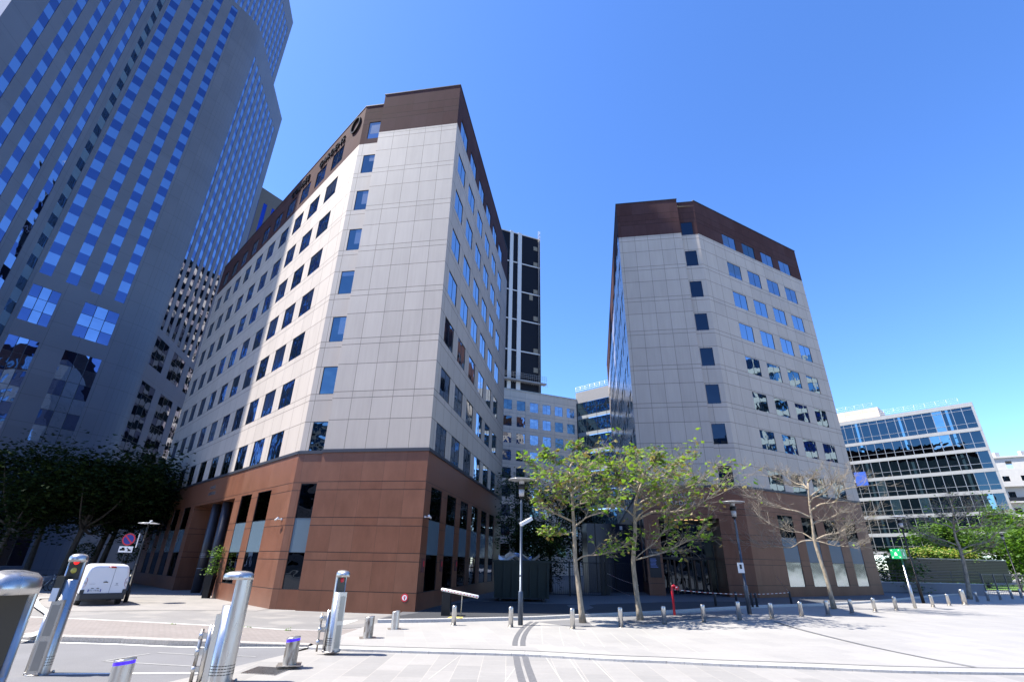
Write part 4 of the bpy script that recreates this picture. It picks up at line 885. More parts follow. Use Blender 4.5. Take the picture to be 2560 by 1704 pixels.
# ---- street lamps
def lamp(base_px, z, Hh, lab, collar=1.1, disc_r=.62, dark=False, cam_=False, lantern=True):
    p = at(*base_px, z) if z is not None else at(*base_px); t = thing('street_lamp', lab, 'street lamp', p, 'street lamps with a flat disc'); m = 'lamp_black' if dark else 'lamp_paint'
    mb = MB(); mb.lathe(p, [(.10, -.02), (.10, collar), (.085, collar+.03), (.062, collar+.035), (.055, Hh-1.05), (.04, Hh-.75)], m, 16); mb.build('pole', t, p)
    if lantern:
        mb = MB(); mb.lathe(p+Vector((0, 0, Hh-.80)), [(.09, 0), (.11, .03), (.11, .08)], 'lamp_black', 20); mb.lathe(p+Vector((0, 0, Hh-.42)), [(.155, 0), (.155, .2)], 'lamp_black', 20, caps=True); mb.build('lantern_frame', t, p)
        mb = MB(); mb.lathe(p+Vector((0, 0, Hh-.72)), [(.115, 0), (.13, .3)], 'lamp_glass', 20); mb.build('lantern_glass', t, p); mb = MB(); mb.lathe(p+Vector((0, 0, Hh-.22)), [(.12, 0), (.12, .2)], 'lamp_glass', 16); mb.build('lantern_top', t, p)
    else:
        mb = MB(); mb.lathe(p+Vector((0, 0, Hh-.3)), [(.05, -.5), (.05, .28)], 'lamp_black', 12); mb.path([p+Vector((0, 0, Hh)), p+Vector((.05, 0, Hh+.12)), p+Vector((.15, 0, Hh+.13))], [.03]*3, 'disc_pale', 8); mb.build('lantern_frame', t, p)
    mb = MB(); mb.lathe(p+Vector((0, 0, Hh)), [(.02, .03), (disc_r*.6, .03), (disc_r*.96, .0), (disc_r, -.012), (disc_r*.96, -.025), (disc_r*.5, -.02), (.02, -.02)], 'disc_pale', 40); mb.build('reflector_disc', t, p)
    mb = MB(); mb.lathe(p+Vector((0, 0, 1.75)), [(.066, 0), (.07, .03), (.066, .06)], m, 14); mb.build('clamp_ring', t, p)
    if cam_:
        mb = MB(); a = p+Vector((.12, -.1, Hh*.68)); mb.tube(p+Vector((0, 0, Hh*.66)), a, .025, .025, 'camera_white', 8); mb.box(a+Vector((.08, -.05, .04)), (.62, .15, .13), 'camera_white', 0, Matrix.Rotation(.6, 3, 'Z') @ Matrix.Rotation(-.45, 3, 'Y')); mb.build('camera_head', t, p)
    return t, p
pC = at(1301, 1561.5); lamp((1301, 1561.5), None, hgt(pC, 1304, 1198)-pC.z, 'street lamp with a camera on its pole, in front of the dark gap', 1.18, .60, cam_=True)
pR = at(1874.5, 1533.9); t, _ = lamp((1874.5, 1533.9), None, hgt(pR, 1829, 1254)-pR.z, 'street lamp with a notice on its pole, by the right entrance', 1.2, .62)
mb = MB(); mb.box(pR+Vector((-.12, -.1, 2.0)), (.34, .02, .46), 'camera_white', .2); mb.box(pR+Vector((-.12, -.113, 2.05)), (.12, .01, .2), 'lamp_black', .2); mb.build('notice', t, pR)
pL = at(312.7, 1505, 0); lamp((312.7, 1505), 0, hgt(pL, 371, 1307), 'street lamp with pale disc beside the white van', .55, .52, True, lantern=False)
lamp((2309, 1506), .22, 5.6, 'dark street lamp right behind the green sign', 1.25, .5, True); lamp((2557, 1480), .22, 6.2, 'dark street lamp at the far right edge of the frame', 1.4, .55, True)
# ---- access control posts
plain('hydrant_red', (.50, .012, .03), .35, 0, .1); plain('panel_dark', (.05, .047, .04), .35, .3); emis('signal_red', (1, .02, .02), .28); plain('signal_amber', (.42, .36, .06), .3); plain('signal_green', (.03, .06, .04), .3); plain('label_white', (.6, .62, .64), .4)
def post(p, az, H, r, lab, cat='access post', lights=None, guard=True, panel='panel_dark', cap_over=.16, box=(.55, .9), label=False, low=None):
    """slim steel post: a capped tube whose front is cut back for a display, az = the way the display faces"""
    t = thing('access_post', lab, cat, p, 'steel traffic control posts'); f = un(az); s_ = Vector((f.y, -f.x, 0)); n = 28; dz = H*box[0]; 
    def ring(z, cut, k):
        a = k*2*math.pi/n; x = r*math.cos(a); y = r*math.sin(a)
        if cut is not None: x = min(x, cut)
        return p+f*x+s_*y+Vector((0, 0, z))
    mb = MB(); cut = r*.1
    mb.grid([[ring(z, c, k) for k in range(n)] for z, c in ((0, None), (dz-.005, None), (dz, cut), (H-.16, cut))], 'steel', True, True, False)
    mb.build('tube', t, p)
    cp = MB(); rows = []
    for z, k_, ex in ((H-.17, 1.0, 1), (H-.12, 1.02, 1), (H-.06, .97, .97), (H-.02, .75, .8), (H, .3, .4), (H+.003, .01, .01)):
        rows.append([p+f*(r*k_*math.cos(a)*(1+(cap_over/r if math.cos(a) > 0 else 0))+0)+s_*(r*k_*math.sin(a))+Vector((0, 0, z)) for a in [j*2*math.pi/n for j in range(n)]])
    cp.grid(rows, 'steel', True, True, True); cp.build('cap', t, p)
    pn = MB(); pn.box(p+f*(cut+.006)+Vector((0, 0, (dz+H-.17)/2)), (.012, r*1.5, H-.17-dz-.02), panel, math.atan2(f.y, f.x)); pp_ = pn.build('display', t, p)
    if lights:
        for zz, m in lights:
            lm = MB(); c = p+f*(cut+.012)+Vector((0, 0, zz)); rows = []
            for d_, rr in ((0, .062), (.012, .06), (.025, .045), (.032, .015)): rows.append([c+f*d_+(s_*math.cos(j*math.pi/10)+Vector((0, 0, 1))*math.sin(j*math.pi/10))*rr for j in range(20)])
            lm.grid(rows, m, True, True, True); lm.build('signal_lens', t, p)
    lw = MB(); h2 = H*(low or box[0]); lw.box(p+f*(r*.92)+Vector((0, 0, h2/2)), (r*.5, r*1.35, h2), 'steel', math.atan2(f.y, f.x)); o_ = lw.build('service_box', t, p)
    dr = MB(); dr.box(p+f*(r*1.175)+Vector((0, 0, h2*.72)), (.006, r*.9, h2*.42), 'steel_panel', math.atan2(f.y, f.x)); dr.box(p+f*(r*1.175)+Vector((0, 0, h2*.25)), (.006, r*.9, h2*.38), 'steel_panel', math.atan2(f.y, f.x)); dr.build('service_door', t, p)
    gv = MB()
    for k in range(4): gv.lathe(p+Vector((0, 0, .16+.05*k)), [(r*1.003, 0), (r*1.003, .014)], 'lamp_black', 28, caps=False)
    gv.build('groove', t, p)
    fp = MB(); fp.lathe(p, [(r*1.35, -.01), (r*1.35, .014), (r, .016)], 'steel_stained', 20); fp.build('foot_plate', t, p)
    for k in range(4): a = .6+k*math.pi/2; b_ = MB(); b_.lathe(p+Vector((math.cos(a)*r*1.3, math.sin(a)*r*1.3, .0)), [(.03, 0), (.03, .03), (.015, .05)], 'steel_stained', 8); b_.build('anchor_bolt', t, p)
    return t, f, s_
def guard(t, p, c, az, H, r=.045, rings=(.22, .52, .8)):
    f = un(az); g = MB(); g.tube(c, c+Vector((0, 0, H)), r, r, 'steel', 14); g.build('guard_tube', t, p)
    g = MB(); c2_ = c+f*.17; g.tube(c2_, c2_+Vector((0, 0, H-.08)), r*.6, r*.6, 'steel_stained', 10); g.build('guard_rod', t, p)
    for k in rings: g = MB(); z = Vector((0, 0, H*k)); g.box((c+c2_)/2+z, (.17, .05, .11), 'steel', math.atan2(f.y, f.x)); g.lathe(c2_+z-Vector((0, 0, .055)), [(.05, 0), (.05, .11)], 'steel', 12); g.build('guard_bracket', t, p)
pA = at(546, 1706, ZL); tA, f, s_ = post(pA, -100, hgt(pA, 608, 1426)-ZL, .24, 'domed steel traffic post with a barred guard on its left, near the drain grate', cap_over=.12, box=(.68, .9), low=.6)
guard(tA, pA, pA+Vector((-.40, .02, 0)), -95, 1.02, .06)
pB = at(828, 1627, 0); tB, f, s_ = post(pB, 128, hgt(pB, 855, 1424), .165, 'steel traffic post with red lit display and guard rails, before the brown stone corner', cap_over=.11, box=(.72, .9), lights=[(1.72, 'hydrant_red')], low=.72)
guard(tB, pB, pB+Vector((-.20, -.05, 0)), -100, .98, .04)
pC_ = at(97, 1683, ZL); tC, f, s_ = post(pC_, 172, hgt(pC_, 203, 1383)-ZL, .175, 'steel traffic post with red and yellow signal lenses in front of the van', cap_over=.0, box=(.77, .9), lights=[(2.16, 'signal_red'), (1.98, 'signal_amber')], low=.60)
mb = MB(); c = pC_+un(200)*.16; mb.box(c+Vector((-.03, 0, 1.62)), (.16, .16, .5), 'panel_dark', .2); mb.box(c+Vector((-.03, -.085, 1.50)), (.13, .01, .26), 'label_white', .2); mb.build('card_reader', tC, pC_)
mb = MB(); mb.tube(pC_+Vector((-.22, -.05, 0)), pC_+Vector((-.22, -.05, 1.12)), .05, .05, 'steel', 12); mb.build('side_tube', tC, pC_)
text_obj('lettering', 'PASS', .06, 'lamp_black', c+Vector((-.09, -.095, 1.42)), (1, .2, 0), (0, 0, 1), .002, tC)
q = rad(38, 1424, 6.0); q.z = ZL; tD, f, s_ = post(q, 150, hgt(q, 45, 1424)-ZL, .20, 'large blurred steel post with a dark screen at the bottom left corner', cap_over=.10, box=(.66, .9), low=.5)
# move it so its cap sits where the photo shows it
g = rad(52, 1424, 1); 
mb = MB(); mb.tube(q+Vector((.42, -.25, 0)), q+Vector((.42, -.25, .98)), .035, .035, 'steel', 12); mb.build('side_tube', tD, q)
# ---- red hydrant column
p = at(1687, 1540, .08); t = thing('fire_hydrant', 'slim red hydrant column with a bent head between the leafy tree and the entrance', 'hydrant', p); H_ = hgt(p, 1681, 1463)-p.z
mb = MB(); mb.path([p, p+Vector((0, 0, H_-.12)), p+Vector((.03, 0, H_-.03)), p+Vector((.1, 0, H_)), p+Vector((.18, -.02, H_-.03))], [.058, .058, .056, .055, .05], 'hydrant_red', 14); mb.build('column', t, p)
mb = MB(); mb.box(p+Vector((.22, -.03, H_-.09)), (.13, .13, .16), 'hydrant_red', 0, Matrix.Rotation(.5, 3, 'Y')); mb.box(p+Vector((.2, -.1, H_-.06)), (.08, .01, .05), 'sign_white'); mb.build('head', t, p)
mb = MB(); mb.tube(p+Vector((.0, 0, H_-.05)), p+Vector((-.03, 0, H_+.13)), .018, .01, 'twig', 6); mb.build('handle', t, p)
# ---- barrier
p = at(1112, 1538, .12); t = thing('car_park_barrier', 'white car park barrier arm on its black cabinet beside the brown corner', 'barrier', p)
mb = MB(); mb.box(p+Vector((.02, .15, .52)), (.36, .5, 1.04), 'lamp_black'); mb.build('cabinet', t, p)
def ath(x, y, p0): d = ray(x, y); k = p0.y/d.y; return Vector((d.x*k, d.y*k, EYE+d.z*k))
a, b = ath(1103, 1472, p+Vector((0, -.14, 0))), ath(1197, 1491, p+Vector((0, -.14, 0)))
mb = MB(); mb.path([a, a+(b-a)*.02, a+(b-a)*.98, b], [.03, .065, .065, .03], 'sign_white', 14); mb.build('arm', t, p)
mb = MB(); n = 12
for k in range(n): c = a+(b-a)*((k+.4)/n)+Vector((0, -.066, -.01)); mb.box(c, (.05, .012, .035), 'sign_red')
mb.build('reflectors', t, p)
c = ath(1155.5, 1484, p+Vector((0, -.14, 0))); e = at(1150.5, 1541, .124); e.y = c.y; e.z = .12; plain('pole_cream', (.45, .40, .28), .6)
mb = MB(); mb.tube(e, c, .022, .022, 'pole_cream', 8); mb.build('arm_rest', t, p)
# ---- skip
plain('skip_green', (.006, .016, .014), .6, .1, .3, 3); plain('cardboard', (.30, .23, .15), .8); plain('sheet_blue', (.25, .35, .6), .5)
p = at(1303, 1502, .12); p.y += .8; t = thing('rubbish_skip', 'big dark green skip heaped with sheets, in the shaded lane behind the central lamp', 'skip', p)
mb = MB(); hw, hh = 1.75, 2.2; P = lambda x, y, z: p+Vector((x, y, z))
mb.grid([[P(-hw*.93, -1.1, .18), P(hw*.93, -1.1, .18), P(hw*.93, 1.3, .18), P(-hw*.93, 1.3, .18)], [P(-hw, -1.2, hh), P(hw, -1.2, hh), P(hw, 1.4, hh), P(-hw, 1.4, hh)]], 'skip_green', True, False, True); mb.build('body', t, p)
mb = MB()
for k in range(7): x = -hw*.92+k*hw*.92/3; mb.box(P(x, -1.2, hh/2+.05), (.1, .1, hh-.25), 'skip_green')
mb.build('ribs', t, p)
mb = MB(); mb.box(P(0, -1.22, hh), (hw*2+.12, .12, .14), 'skip_green'); mb.build('rim', t, p)
mb = MB(); [mb.lathe(P(x, -1.0, 0), [(.1, 0), (.1, .18)], 'rubber', 10) for x in (-1.3, 1.3)]; mb.build('feet', t, p)
rnd = random.Random(3)
for k, (m, x, lab) in enumerate((('sign_white', -.5, 'white crumpled sheet on top of the skip'), ('sheet_blue', .1, 'pale blue sheet lying across the skip load'), ('cardboard', .6, 'brown cardboard sticking out of the skip'), ('camera_white', -.9, 'pale board at the left end of the skip load'))):
    mb = MB(); c = P(x, -.5, hh+.12); w2 = .5; rows = []
    for i in range(5): rows.append([c+Vector(((i/4-.5)*1.1, (j/4-.5)*1.0, .18*math.sin(i*1.3+k)+.12*math.cos(j*1.7+k)+.12)) for j in range(5)])
    mb.grid(rows, m, False, False, False); o_ = mb.build('rubbish_sheet', None, c); tag(o_, lab, 'rubbish')
# ---- black fence and gate across the gap
def fence(a, b, H, lab, name='metal_fence', cat='fence', step=.14, post_=2.4, m='lamp_black', bar=.012, mid=False, grp=None):
    a, b = Vector(a), Vector(b); t = thing(name, lab, cat, a, grp); L_ = (b-a).length; d = (b-a)/L_
    mb = MB(); n = int(L_/step)
    for k in range(n+1): q = a+d*(L_*k/n); mb.tube(q+Vector((0, 0, .1)), q+Vector((0, 0, H-.05)), bar, bar, m, 4, False, False)
    mb.build('bars', t, a)
    for z in ([.12, H-.08]+([H/2] if mid else [])): r_ = MB(); r_.tube(a+Vector((0, 0, z)), b+Vector((0, 0, z)), .025, .025, m, 6, False); r_.build('rail', t, a)
    k = 0; np_ = max(1, round(L_/post_))
    for k in range(np_+1): q = a+d*(L_*k/np_); r_ = MB(); r_.box(q+Vector((0, 0, H/2)), (.09, .09, H), m, math.atan2(d.y, d.x)); r_.build('post', t, a)
    return t
ga, gb = at(1345, 1489, .12), at(1505, 1491, .12)
fence(ga, gb, 2.3, 'black bar gate closing the gap, left of the tall black screen')
fence(at(1516, 1491, .12), at(1585, 1492, .12), 2.3, 'short black bar fence between the gate and the right block')
for x, lab in ((1509, 'left black gate post in the middle of the gap'), (1521, 'right black gate post in the middle of the gap')): q = at(x, 1491, .12); mb = MB(); mb.box(q+Vector((0, 0, 1.4)), (.26, .26, 2.8), 'lamp_black'); tag(mb.build('gate_post', None, q), lab, 'post')
q = at(1540, 1486, .12)+Vector((.2, 1.5, 0)); t = thing('black_screen', 'tall blue black screen enclosure beside the right block behind the trees', 'screen', q); mb = MB(); plain('screen_blue', (.012, .018, .035), .3, .2)
mb.box(q+Vector((0, 0, 2.6)), (4.6, 1.6, 5.2), 'screen_blue', .12); mb.build('panel', t, q); mb = MB(); [mb.box(q+Vector((x, -.82+x*.12, 2.6)), (.06, .05, 5.2), 'lamp_black', .12) for x in (-1.5, 0, 1.5)]; mb.build('joints', t, q)
mb = MB(); mb.box(q+Vector((.7, -.76, 4.9)), (.22, .02, .28), 'camera_white', .12); mb.build('notice', t, q)
# ---- striped tape
plain('tape_red', (.25, .03, .04), .5)
def tape(a, b, sag, lab):
    a, b = Vector(a), Vector(b); n = 48; mb = MB(); P = [a+(b-a)*(k/n)-Vector((0, 0, sag*4*(k/n)*(1-k/n))) for k in range(n+1)]
    for k in range(n): u, v = P[k], P[k+1]; h = Vector((0, 0, .014)); mb.face([u-h, v-h, v+h, u+h], 'camera_white' if k % 2 else 'tape_red')
    tag(mb.build('barrier_tape', None, a), lab, 'tape', 'red and white tapes')
hy = at(1687, 1540, .08)+Vector((0, 0, 1.15))
tape(hy, TAPE_END, .15, 'red and white tape strung from the hydrant to the dark bollard'); tape(TAPE_END, GR.P(2.2, .9, .05)+Vector((0, 0, .6)), .03, 'short red and white tape running up to the right block')
tape(at(1510, 1490, .12)+Vector((0, 0, 1.7)), at(1600, 1500, .12)+Vector((0, 0, .9)), .1, 'upper striped tape in the dark gap by the gate posts'); tape(at(1512, 1490, .12)+Vector((0, 0, .9)), at(1575, 1500, .12)+Vector((0, 0, .3)), .05, 'lower striped tape in the dark gap by the gate posts')
# ---- signs
plain('sign_blue', (.02, .03, .22), .4); plain('sign_green', (.01, .33, .12), .4)
p = at(258, 1497, 0); p = rad(281, 1480, 40.0); p.z = 0; t = thing('road_sign', 'round blue no parking sign with a tow away plate, above the van', 'sign', p); top = hgt(p, 281.5, 1346); 
f = un(163); s_ = Vector((-f.y, f.x, 0)) if True else 0
mb = MB(); mb.tube(p, p+Vector((0, 0, top+.35)), .035, .035, 'lamp_black', 10); mb.build('pole', t, p)
def ring3(c, r, m, d, mb, n=28, r0=0):
    c = c+f*d; P1 = [c+(s_*math.cos(k*2*math.pi/n)+Vector((0, 0, 1))*math.sin(k*2*math.pi/n))*r for k in range(n)]
    if r0:
        P0 = [c+(s_*math.cos(k*2*math.pi/n)+Vector((0, 0, 1))*math.sin(k*2*math.pi/n))*r0 for k in range(n)]; mb.grid([P1, P0], m, True, False, False)
    else: mb.face(P1, m)
c = p+Vector((0, 0, top)); mb = MB(); ring3(c, .34, 'sign_red', .06, mb); ring3(c, .34, 'zinc', .04, mb); ring3(c, .27, 'sign_blue', .064, mb)
a_ = s_*.7071+Vector((0, 0, .7071)); b_ = s_*.7071-Vector((0, 0, .7071)); cc = c+f*.068
mb.face([cc+b_*.29+a_*.035, cc-b_*.29+a_*.035, cc-b_*.29-a_*.035, cc+b_*.29-a_*.035], 'sign_red'); mb.build('sign_disc', t, p)
mb = MB(); cc = c-Vector((0, 0, .56)); mb.box(cc+f*.05, (.72, .02, .34), 'sign_white', math.atan2(s_.y, s_.x)); mb.build('plate', t, p)
mb = MB(); mb.box(cc+f*.065-s_*.17+Vector((0, 0, -.02)), (.26, .01, .10), 'lamp_black', math.atan2(s_.y, s_.x)); mb.box(cc+f*.065-s_*.15+Vector((0, 0, .06)), (.14, .01, .08), 'lamp_black', math.atan2(s_.y, s_.x)); mb.box(cc+f*.065+s_*.16, (.26, .01, .05), 'lamp_black', 0, Matrix.Rotation(math.atan2(s_.y, s_.x), 3, 'Z') @ Matrix.Rotation(.6, 3, 'Y')); mb.box(cc+f*.065+s_*.2+Vector((0, 0, -.06)), (.16, .01, .08), 'lamp_black', math.atan2(s_.y, s_.x)); mb.build('tow_pictogram', t, p)
mb = MB(); mb.box(c+s_*.0+Vector((.55, 0, -.05)), (.05, .03, .8), 'sign_white', .3); mb.build('white_edge', t, p)
# assembly point sign
p = at(2288.5, 1519, .2); t = thing('assembly_point_sign', 'green three sided assembly point sign on a steel pole right of the block', 'sign', p); zt = hgt(p, 2258, 1390)
mb = MB(); mb.lathe(p, [(.085, 0), (.085, 1.25), (.05, 1.28), (.045, zt-.3)], 'steel', 14); mb.build('pole', t, p)
c = p+Vector((-.05, 0, zt-.05)); w3 = 1.22; h3 = .56; tri = [c+Vector((math.sin(a), math.cos(a), 0))*.46 for a in (math.radians(85), math.radians(205), math.radians(325))]
mb = MB(); mb.grid([[q-Vector((0, 0, h3/2)) for q in tri], [q+Vector((0, 0, h3/2)) for q in tri]], 'sign_green', True, False, True); mb.build('sign_box', t, p)
for i in range(3):
    a, b = tri[i], tri[(i+1) % 3]; u = (b-a).normalized(); nn = Vector((u.y, -u.x, 0)); mid = (a+b)/2
    if nn.dot(mid-c) < 0: nn = -nn
    if nn.dot(mid) > 0: continue
    mb = MB(); Q = lambda x, z: mid+nn*.006+u*x*.66+Vector((0, 0, z*.66))
    for sx in (-1, 1):
        for sz in (-1, 1): mb.face([Q(sx*.5, sz*.36), Q(sx*.34, sz*.34), Q(sx*.40, sz*.28)], 'sign_white'); mb.face([Q(sx*.5, sz*.36), Q(sx*.40, sz*.30), Q(sx*.46, sz*.22)], 'sign_white'); mb.face([Q(sx*.41, sz*.31), Q(sx*.38, sz*.27), Q(sx*.27, sz*.19), Q(sx*.30, sz*.23)], 'sign_white')
    for x, z, r_ in ((0, .1, .06), (-.09, .03, .05), (.09, .03, .05), (-.04, .0, .055), (.05, .0, .055)): mb.face([Q(x+r_*math.cos(k), z+r_*math.sin(k)) for k in [j*math.pi/8 for j in range(16)]], 'sign_white')
    mb.face([Q(-.17, -.16), Q(.17, -.16), Q(.13, .02), Q(-.13, .02)], 'sign_white'); mb.build('pictogram', t, p)
# ---- slatted wall, ramp wall, railings at the right
plain('slat_black', (.06, .057, .055), .5, .1, .2); plain('ramp_grey', (.20, .195, .20), .8, 0, .15, 1); plain('rail_grey', (.10, .10, .105), .5, .3)
a = rad(2290, 1440, 78); b = rad(2528, 1440, 92); a.z = b.z = 0; az_ = math.degrees(math.atan2(b.x-a.x, b.y-a.y)); FWl = Face(a, az_, 1)
if FWl.n.dot(-a) < 0: FWl = Face(a, az_, -1)
Lw = (b-a).length; za = hgt(a, 2285, 1394); zb_ = hgt(a, 2285, 1447); t = thing('slatted_wall', 'long black slatted wall topped by shrubs at the right', 'wall', a)
mb = MB(); FWl.prism(mb, 0, Lw, zb_-.3, za-.05, -3, -.08, 'black'); mb.build('backing', t, a); mb = MB(); n = 13
for k in range(n): z = zb_+(za-zb_)*k/n; FWl.prism(mb, 0, Lw, z, z+(za-zb_)/n*.6, -.08, .02, 'slat_black')
mb.build('slats', t, a); mb = MB(); FWl.prism(mb, -.05, Lw+.05, za-.04, za+.06, -3, .05, 'alu'); mb.build('coping', t, a)
mb = MB(); [FWl.prism(mb, x, x+.3, 0, zb_-.3, -1.5, -1.2, 'slat_black') for x in (2, 8, 14, 20)]; mb.build('legs', t, a)
p1, p2 = at(2216, 1482, .2), at(2470, 1489, .2); p1 = p1+(p1-p2).normalized()*8; F2 = Face(p1, math.degrees(math.atan2(p2.x-p1.x, p2.y-p1.y)), 1, .2)
if F2.n.dot(-p1) < 0: F2 = Face(p1, F2.az, -1, .2)
L2 = (Vector((p2.x-p1.x, p2.y-p1.y, 0))).length; mb = MB(); F2.prism(mb, 0, L2, -.3, .95, -.35, 0, 'ramp_grey'); F2.prism(mb, -.02, L2+.02, .95, 1.02, -.4, .04, 'kerb_granite'); tag(mb.build('ramp_wall', None, p1), 'low grey ramp wall with a coping in front of the slatted wall', 'wall')
t = thing('ramp_railing', 'thin dark railing standing on the low grey ramp wall', 'railing', p1); railing(F2, 0, L2, 1.0, t, 1.0, 2.2, 'rail_grey', .022, 'rails', -.2, 4)
fence(at(2470, 1489, .2), at(2556, 1487, .2)+Vector((2, 1, 0)), 1.9, 'dark stair railing at the far right behind the bollards', 'stair_railing', 'railing', .35, 2.2, 'rail_grey', .012, True)
plain('grass_green', (.10, .20, .03), .9, 0, .4, 2); o_ = region('lawn', [Vector((p.x, p.y)) for p in (a+Vector((-8, 2, 0)), b+Vector((12, -8, 0)), b+Vector((30, 20, 0)), a+Vector((-8, 30, 0)))], lambda x, y: .42, 'grass_green', 4)
# ---- planter with small tree at the left entrance
p = FL.P(8.75, 0, .35); t = thing('potted_shrub', 'leafy shrub in a tall black pot beside the left entrance', 'plant', p); mb = MB(); mb.grid([[p+Vector((x*.17, y*.17, 0)) for x, y in ((-1, -1), (1, -1), (1, 1), (-1, 1))], [p+Vector((x*.24, y*.24, 1.25)) for x, y in ((-1, -1), (1, -1), (1, 1), (-1, 1))]], 'lamp_black', True, False, True); mb.build('pot', t, p)
def leaves(mb, centres, n, size, m, spread, rnd, droop=.3, fold=True):
    for _ in range(n):
        c = rnd.choice(centres); q = c+Vector((rnd.gauss(0, 1), rnd.gauss(0, 1), rnd.gauss(0, .8)))*spread
        a = rnd.random()*6.283; s = size*rnd.uniform(.55, 1.3); d = Vector((math.cos(a), math.sin(a), rnd.uniform(-droop*2, .35))).normalized(); w_ = d.cross(Vector((rnd.gauss(0, .35), rnd.gauss(0, .35), 1))).normalized()*s*.36; n_ = d.cross(w_).normalized()*s*.12
        mb.face([q, q+d*s*.4+w_+n_, q+d*s, q+d*s*.4-w_+n_], m if isinstance(m, str) else rnd.choice(m))
rnd = random.Random(5); mb = MB(); leaves(mb, [p+Vector((rnd.gauss(0, .12), rnd.gauss(0, .12), 1.3+1.5*rnd.random())) for _ in range(16)], 420, .14, 'leaf_bright', .14, rnd); mb.build('foliage', t, p); mb = MB(); mb.path([p+Vector((0, 0, 1.2)), p+Vector((.03, 0, 2)), p+Vector((0, .02, 2.8))], [.025, .02, .008], 'bark_dark', 6); mb.build('stem', t, p)
# ================================================================ trees
def grow(rnd, start, d, length, r, level, maxl, out, tips, up=.0, flat=0, bend=.25):
    """recursive branch; out: list of (points, radii, level)"""
    pts = [start]; rs = [r]; n = 4 if level < maxl else 3; p = start.copy(); dd = d.normalized()
    for k in range(n):
        dd = (dd+Vector((rnd.gauss(0, bend), rnd.gauss(0, bend), rnd.gauss(0, bend)*.7+up))).normalized()
        p = p+dd*length/n; pts.append(p.copy()); rs.append(max(.0035, r*(1-.62*(k+1)/n)))
        if level < maxl and k >= 1:
            for _ in range(2 if rnd.random() < .6 else 1):
                a = rnd.uniform(.45, 1.05)*rnd.choice((-1, 1)); ax = Vector((rnd.gauss(0, .35), rnd.gauss(0, .35), 1)).normalized()
                nd = Matrix.Rotation(a, 3, ax) @ dd; nd.z = nd.z*(1-flat)+.08
                grow(rnd, p.copy(), nd, length*rnd.uniform(.45, .72), rs[-1]*.72, level+1, maxl, out, tips, up, flat, bend)
    out.append((pts, rs, level)); tips.append(pts[-1])
    if level >= maxl-1: tips.append(pts[-2])
def catalpa(base_px, zb, trunk_px, limbs, lab, seed, leafn, lsize=.2, twigm='twig', maxl=3, leafm=('leaf_fresh', 'leaf_fresh', 'leaf_fresh', 'leaf_bronze'), barkm='bark_pale', r0=.115, spread=.13, grp='young square trees in a row', bias=None):
    """trunk_px: photo points up the trunk (placed at the base's distance); limbs: (from trunk index, target px, depth offset, radius)"""
    rnd = random.Random(seed); p = at(*base_px, zb) if zb is not None else at(*base_px); t = thing('street_tree', lab, 'tree', p, grp)
    def pt(x, y, dep=0): r_ = math.hypot(p.x, p.y)+dep; q = rad(x, y, r_); d = ray(x, y); q.z = EYE+d.z*r_/math.hypot(d.x, d.y); return q
    T_ = [p]+[pt(x, y) for x, y in trunk_px]; T_ = [Vector(q) for q in T_]
    TT = catmull(T_, 3); rs = [r0*(1-.6*(k/(len(TT)-1))**1.2)+(.05 if k == 0 else .015 if k == 1 else 0) for k in range(len(TT))]
    mb = MB(); mb.path(TT, rs, barkm, 12)
    tips = []; tw = MB()
    for li in limbs:
        i, x, y, dep, rr = li[:5]; b = pt(x, y, dep); hd = math.hypot(b.x-T_[-1].x, b.y-T_[-1].y); za_ = min(max(b.z-.42*hd-rnd.uniform(-.1, .35), T_[-4].z+.1 if i > 2 else 0), T_[-1].z-.1)
        a = min(TT, key=lambda q_: abs(q_.z-za_)) if i > 2 else T_[i]; L3 = (b-a).length; wv = lambda s_: Vector((rnd.gauss(0, s_), rnd.gauss(0, s_), rnd.gauss(0, s_*.7)))*L3
        c = catmull([a, a+(b-a)*.22+Vector((0, 0, .02*L3))+wv(.02), a+(b-a)*.48+Vector((0, 0, -.03*L3))+wv(.045), a+(b-a)*.76+wv(.05), b], 3)
        mb.path(c, [rr*(1-.7*k/(len(c)-1)) for k in range(len(c))], barkm, 8); n = len(c)
        for k in range(3, n):
            if k < n*.3: continue
            for _ in range(2):
                d = (c[k]-c[k-1]).normalized(); a_ = rnd.uniform(.35, 1.15)*rnd.choice((-1, 1)); nd = Matrix.Rotation(a_, 3, Vector((rnd.gauss(0, .4), rnd.gauss(0, .4), 1)).normalized()) @ d; nd.z = abs(nd.z)*.6+.16+(bias or 0)
                out = []; grow(rnd, c[k].copy(), nd, (b-a).length*rnd.uniform(.22, .42), rr*.30, maxl-1 if k % 2 else maxl-2, maxl, out, tips, .035, .3, .22)
                for pp, rr_, lv in out: tw.path(pp, rr_, twigm, 4, True, False)
        tips.append(b)
    mb.build('trunk', t, p); tw.build('twigs', t, p)
    if leafn:
        lm = MB(); cl = [q for q in tips if rnd.random() < .8]; leaves(lm, cl, leafn, lsize, leafm, spread, rnd, .5); lm.build('crown', t, p)
    return t
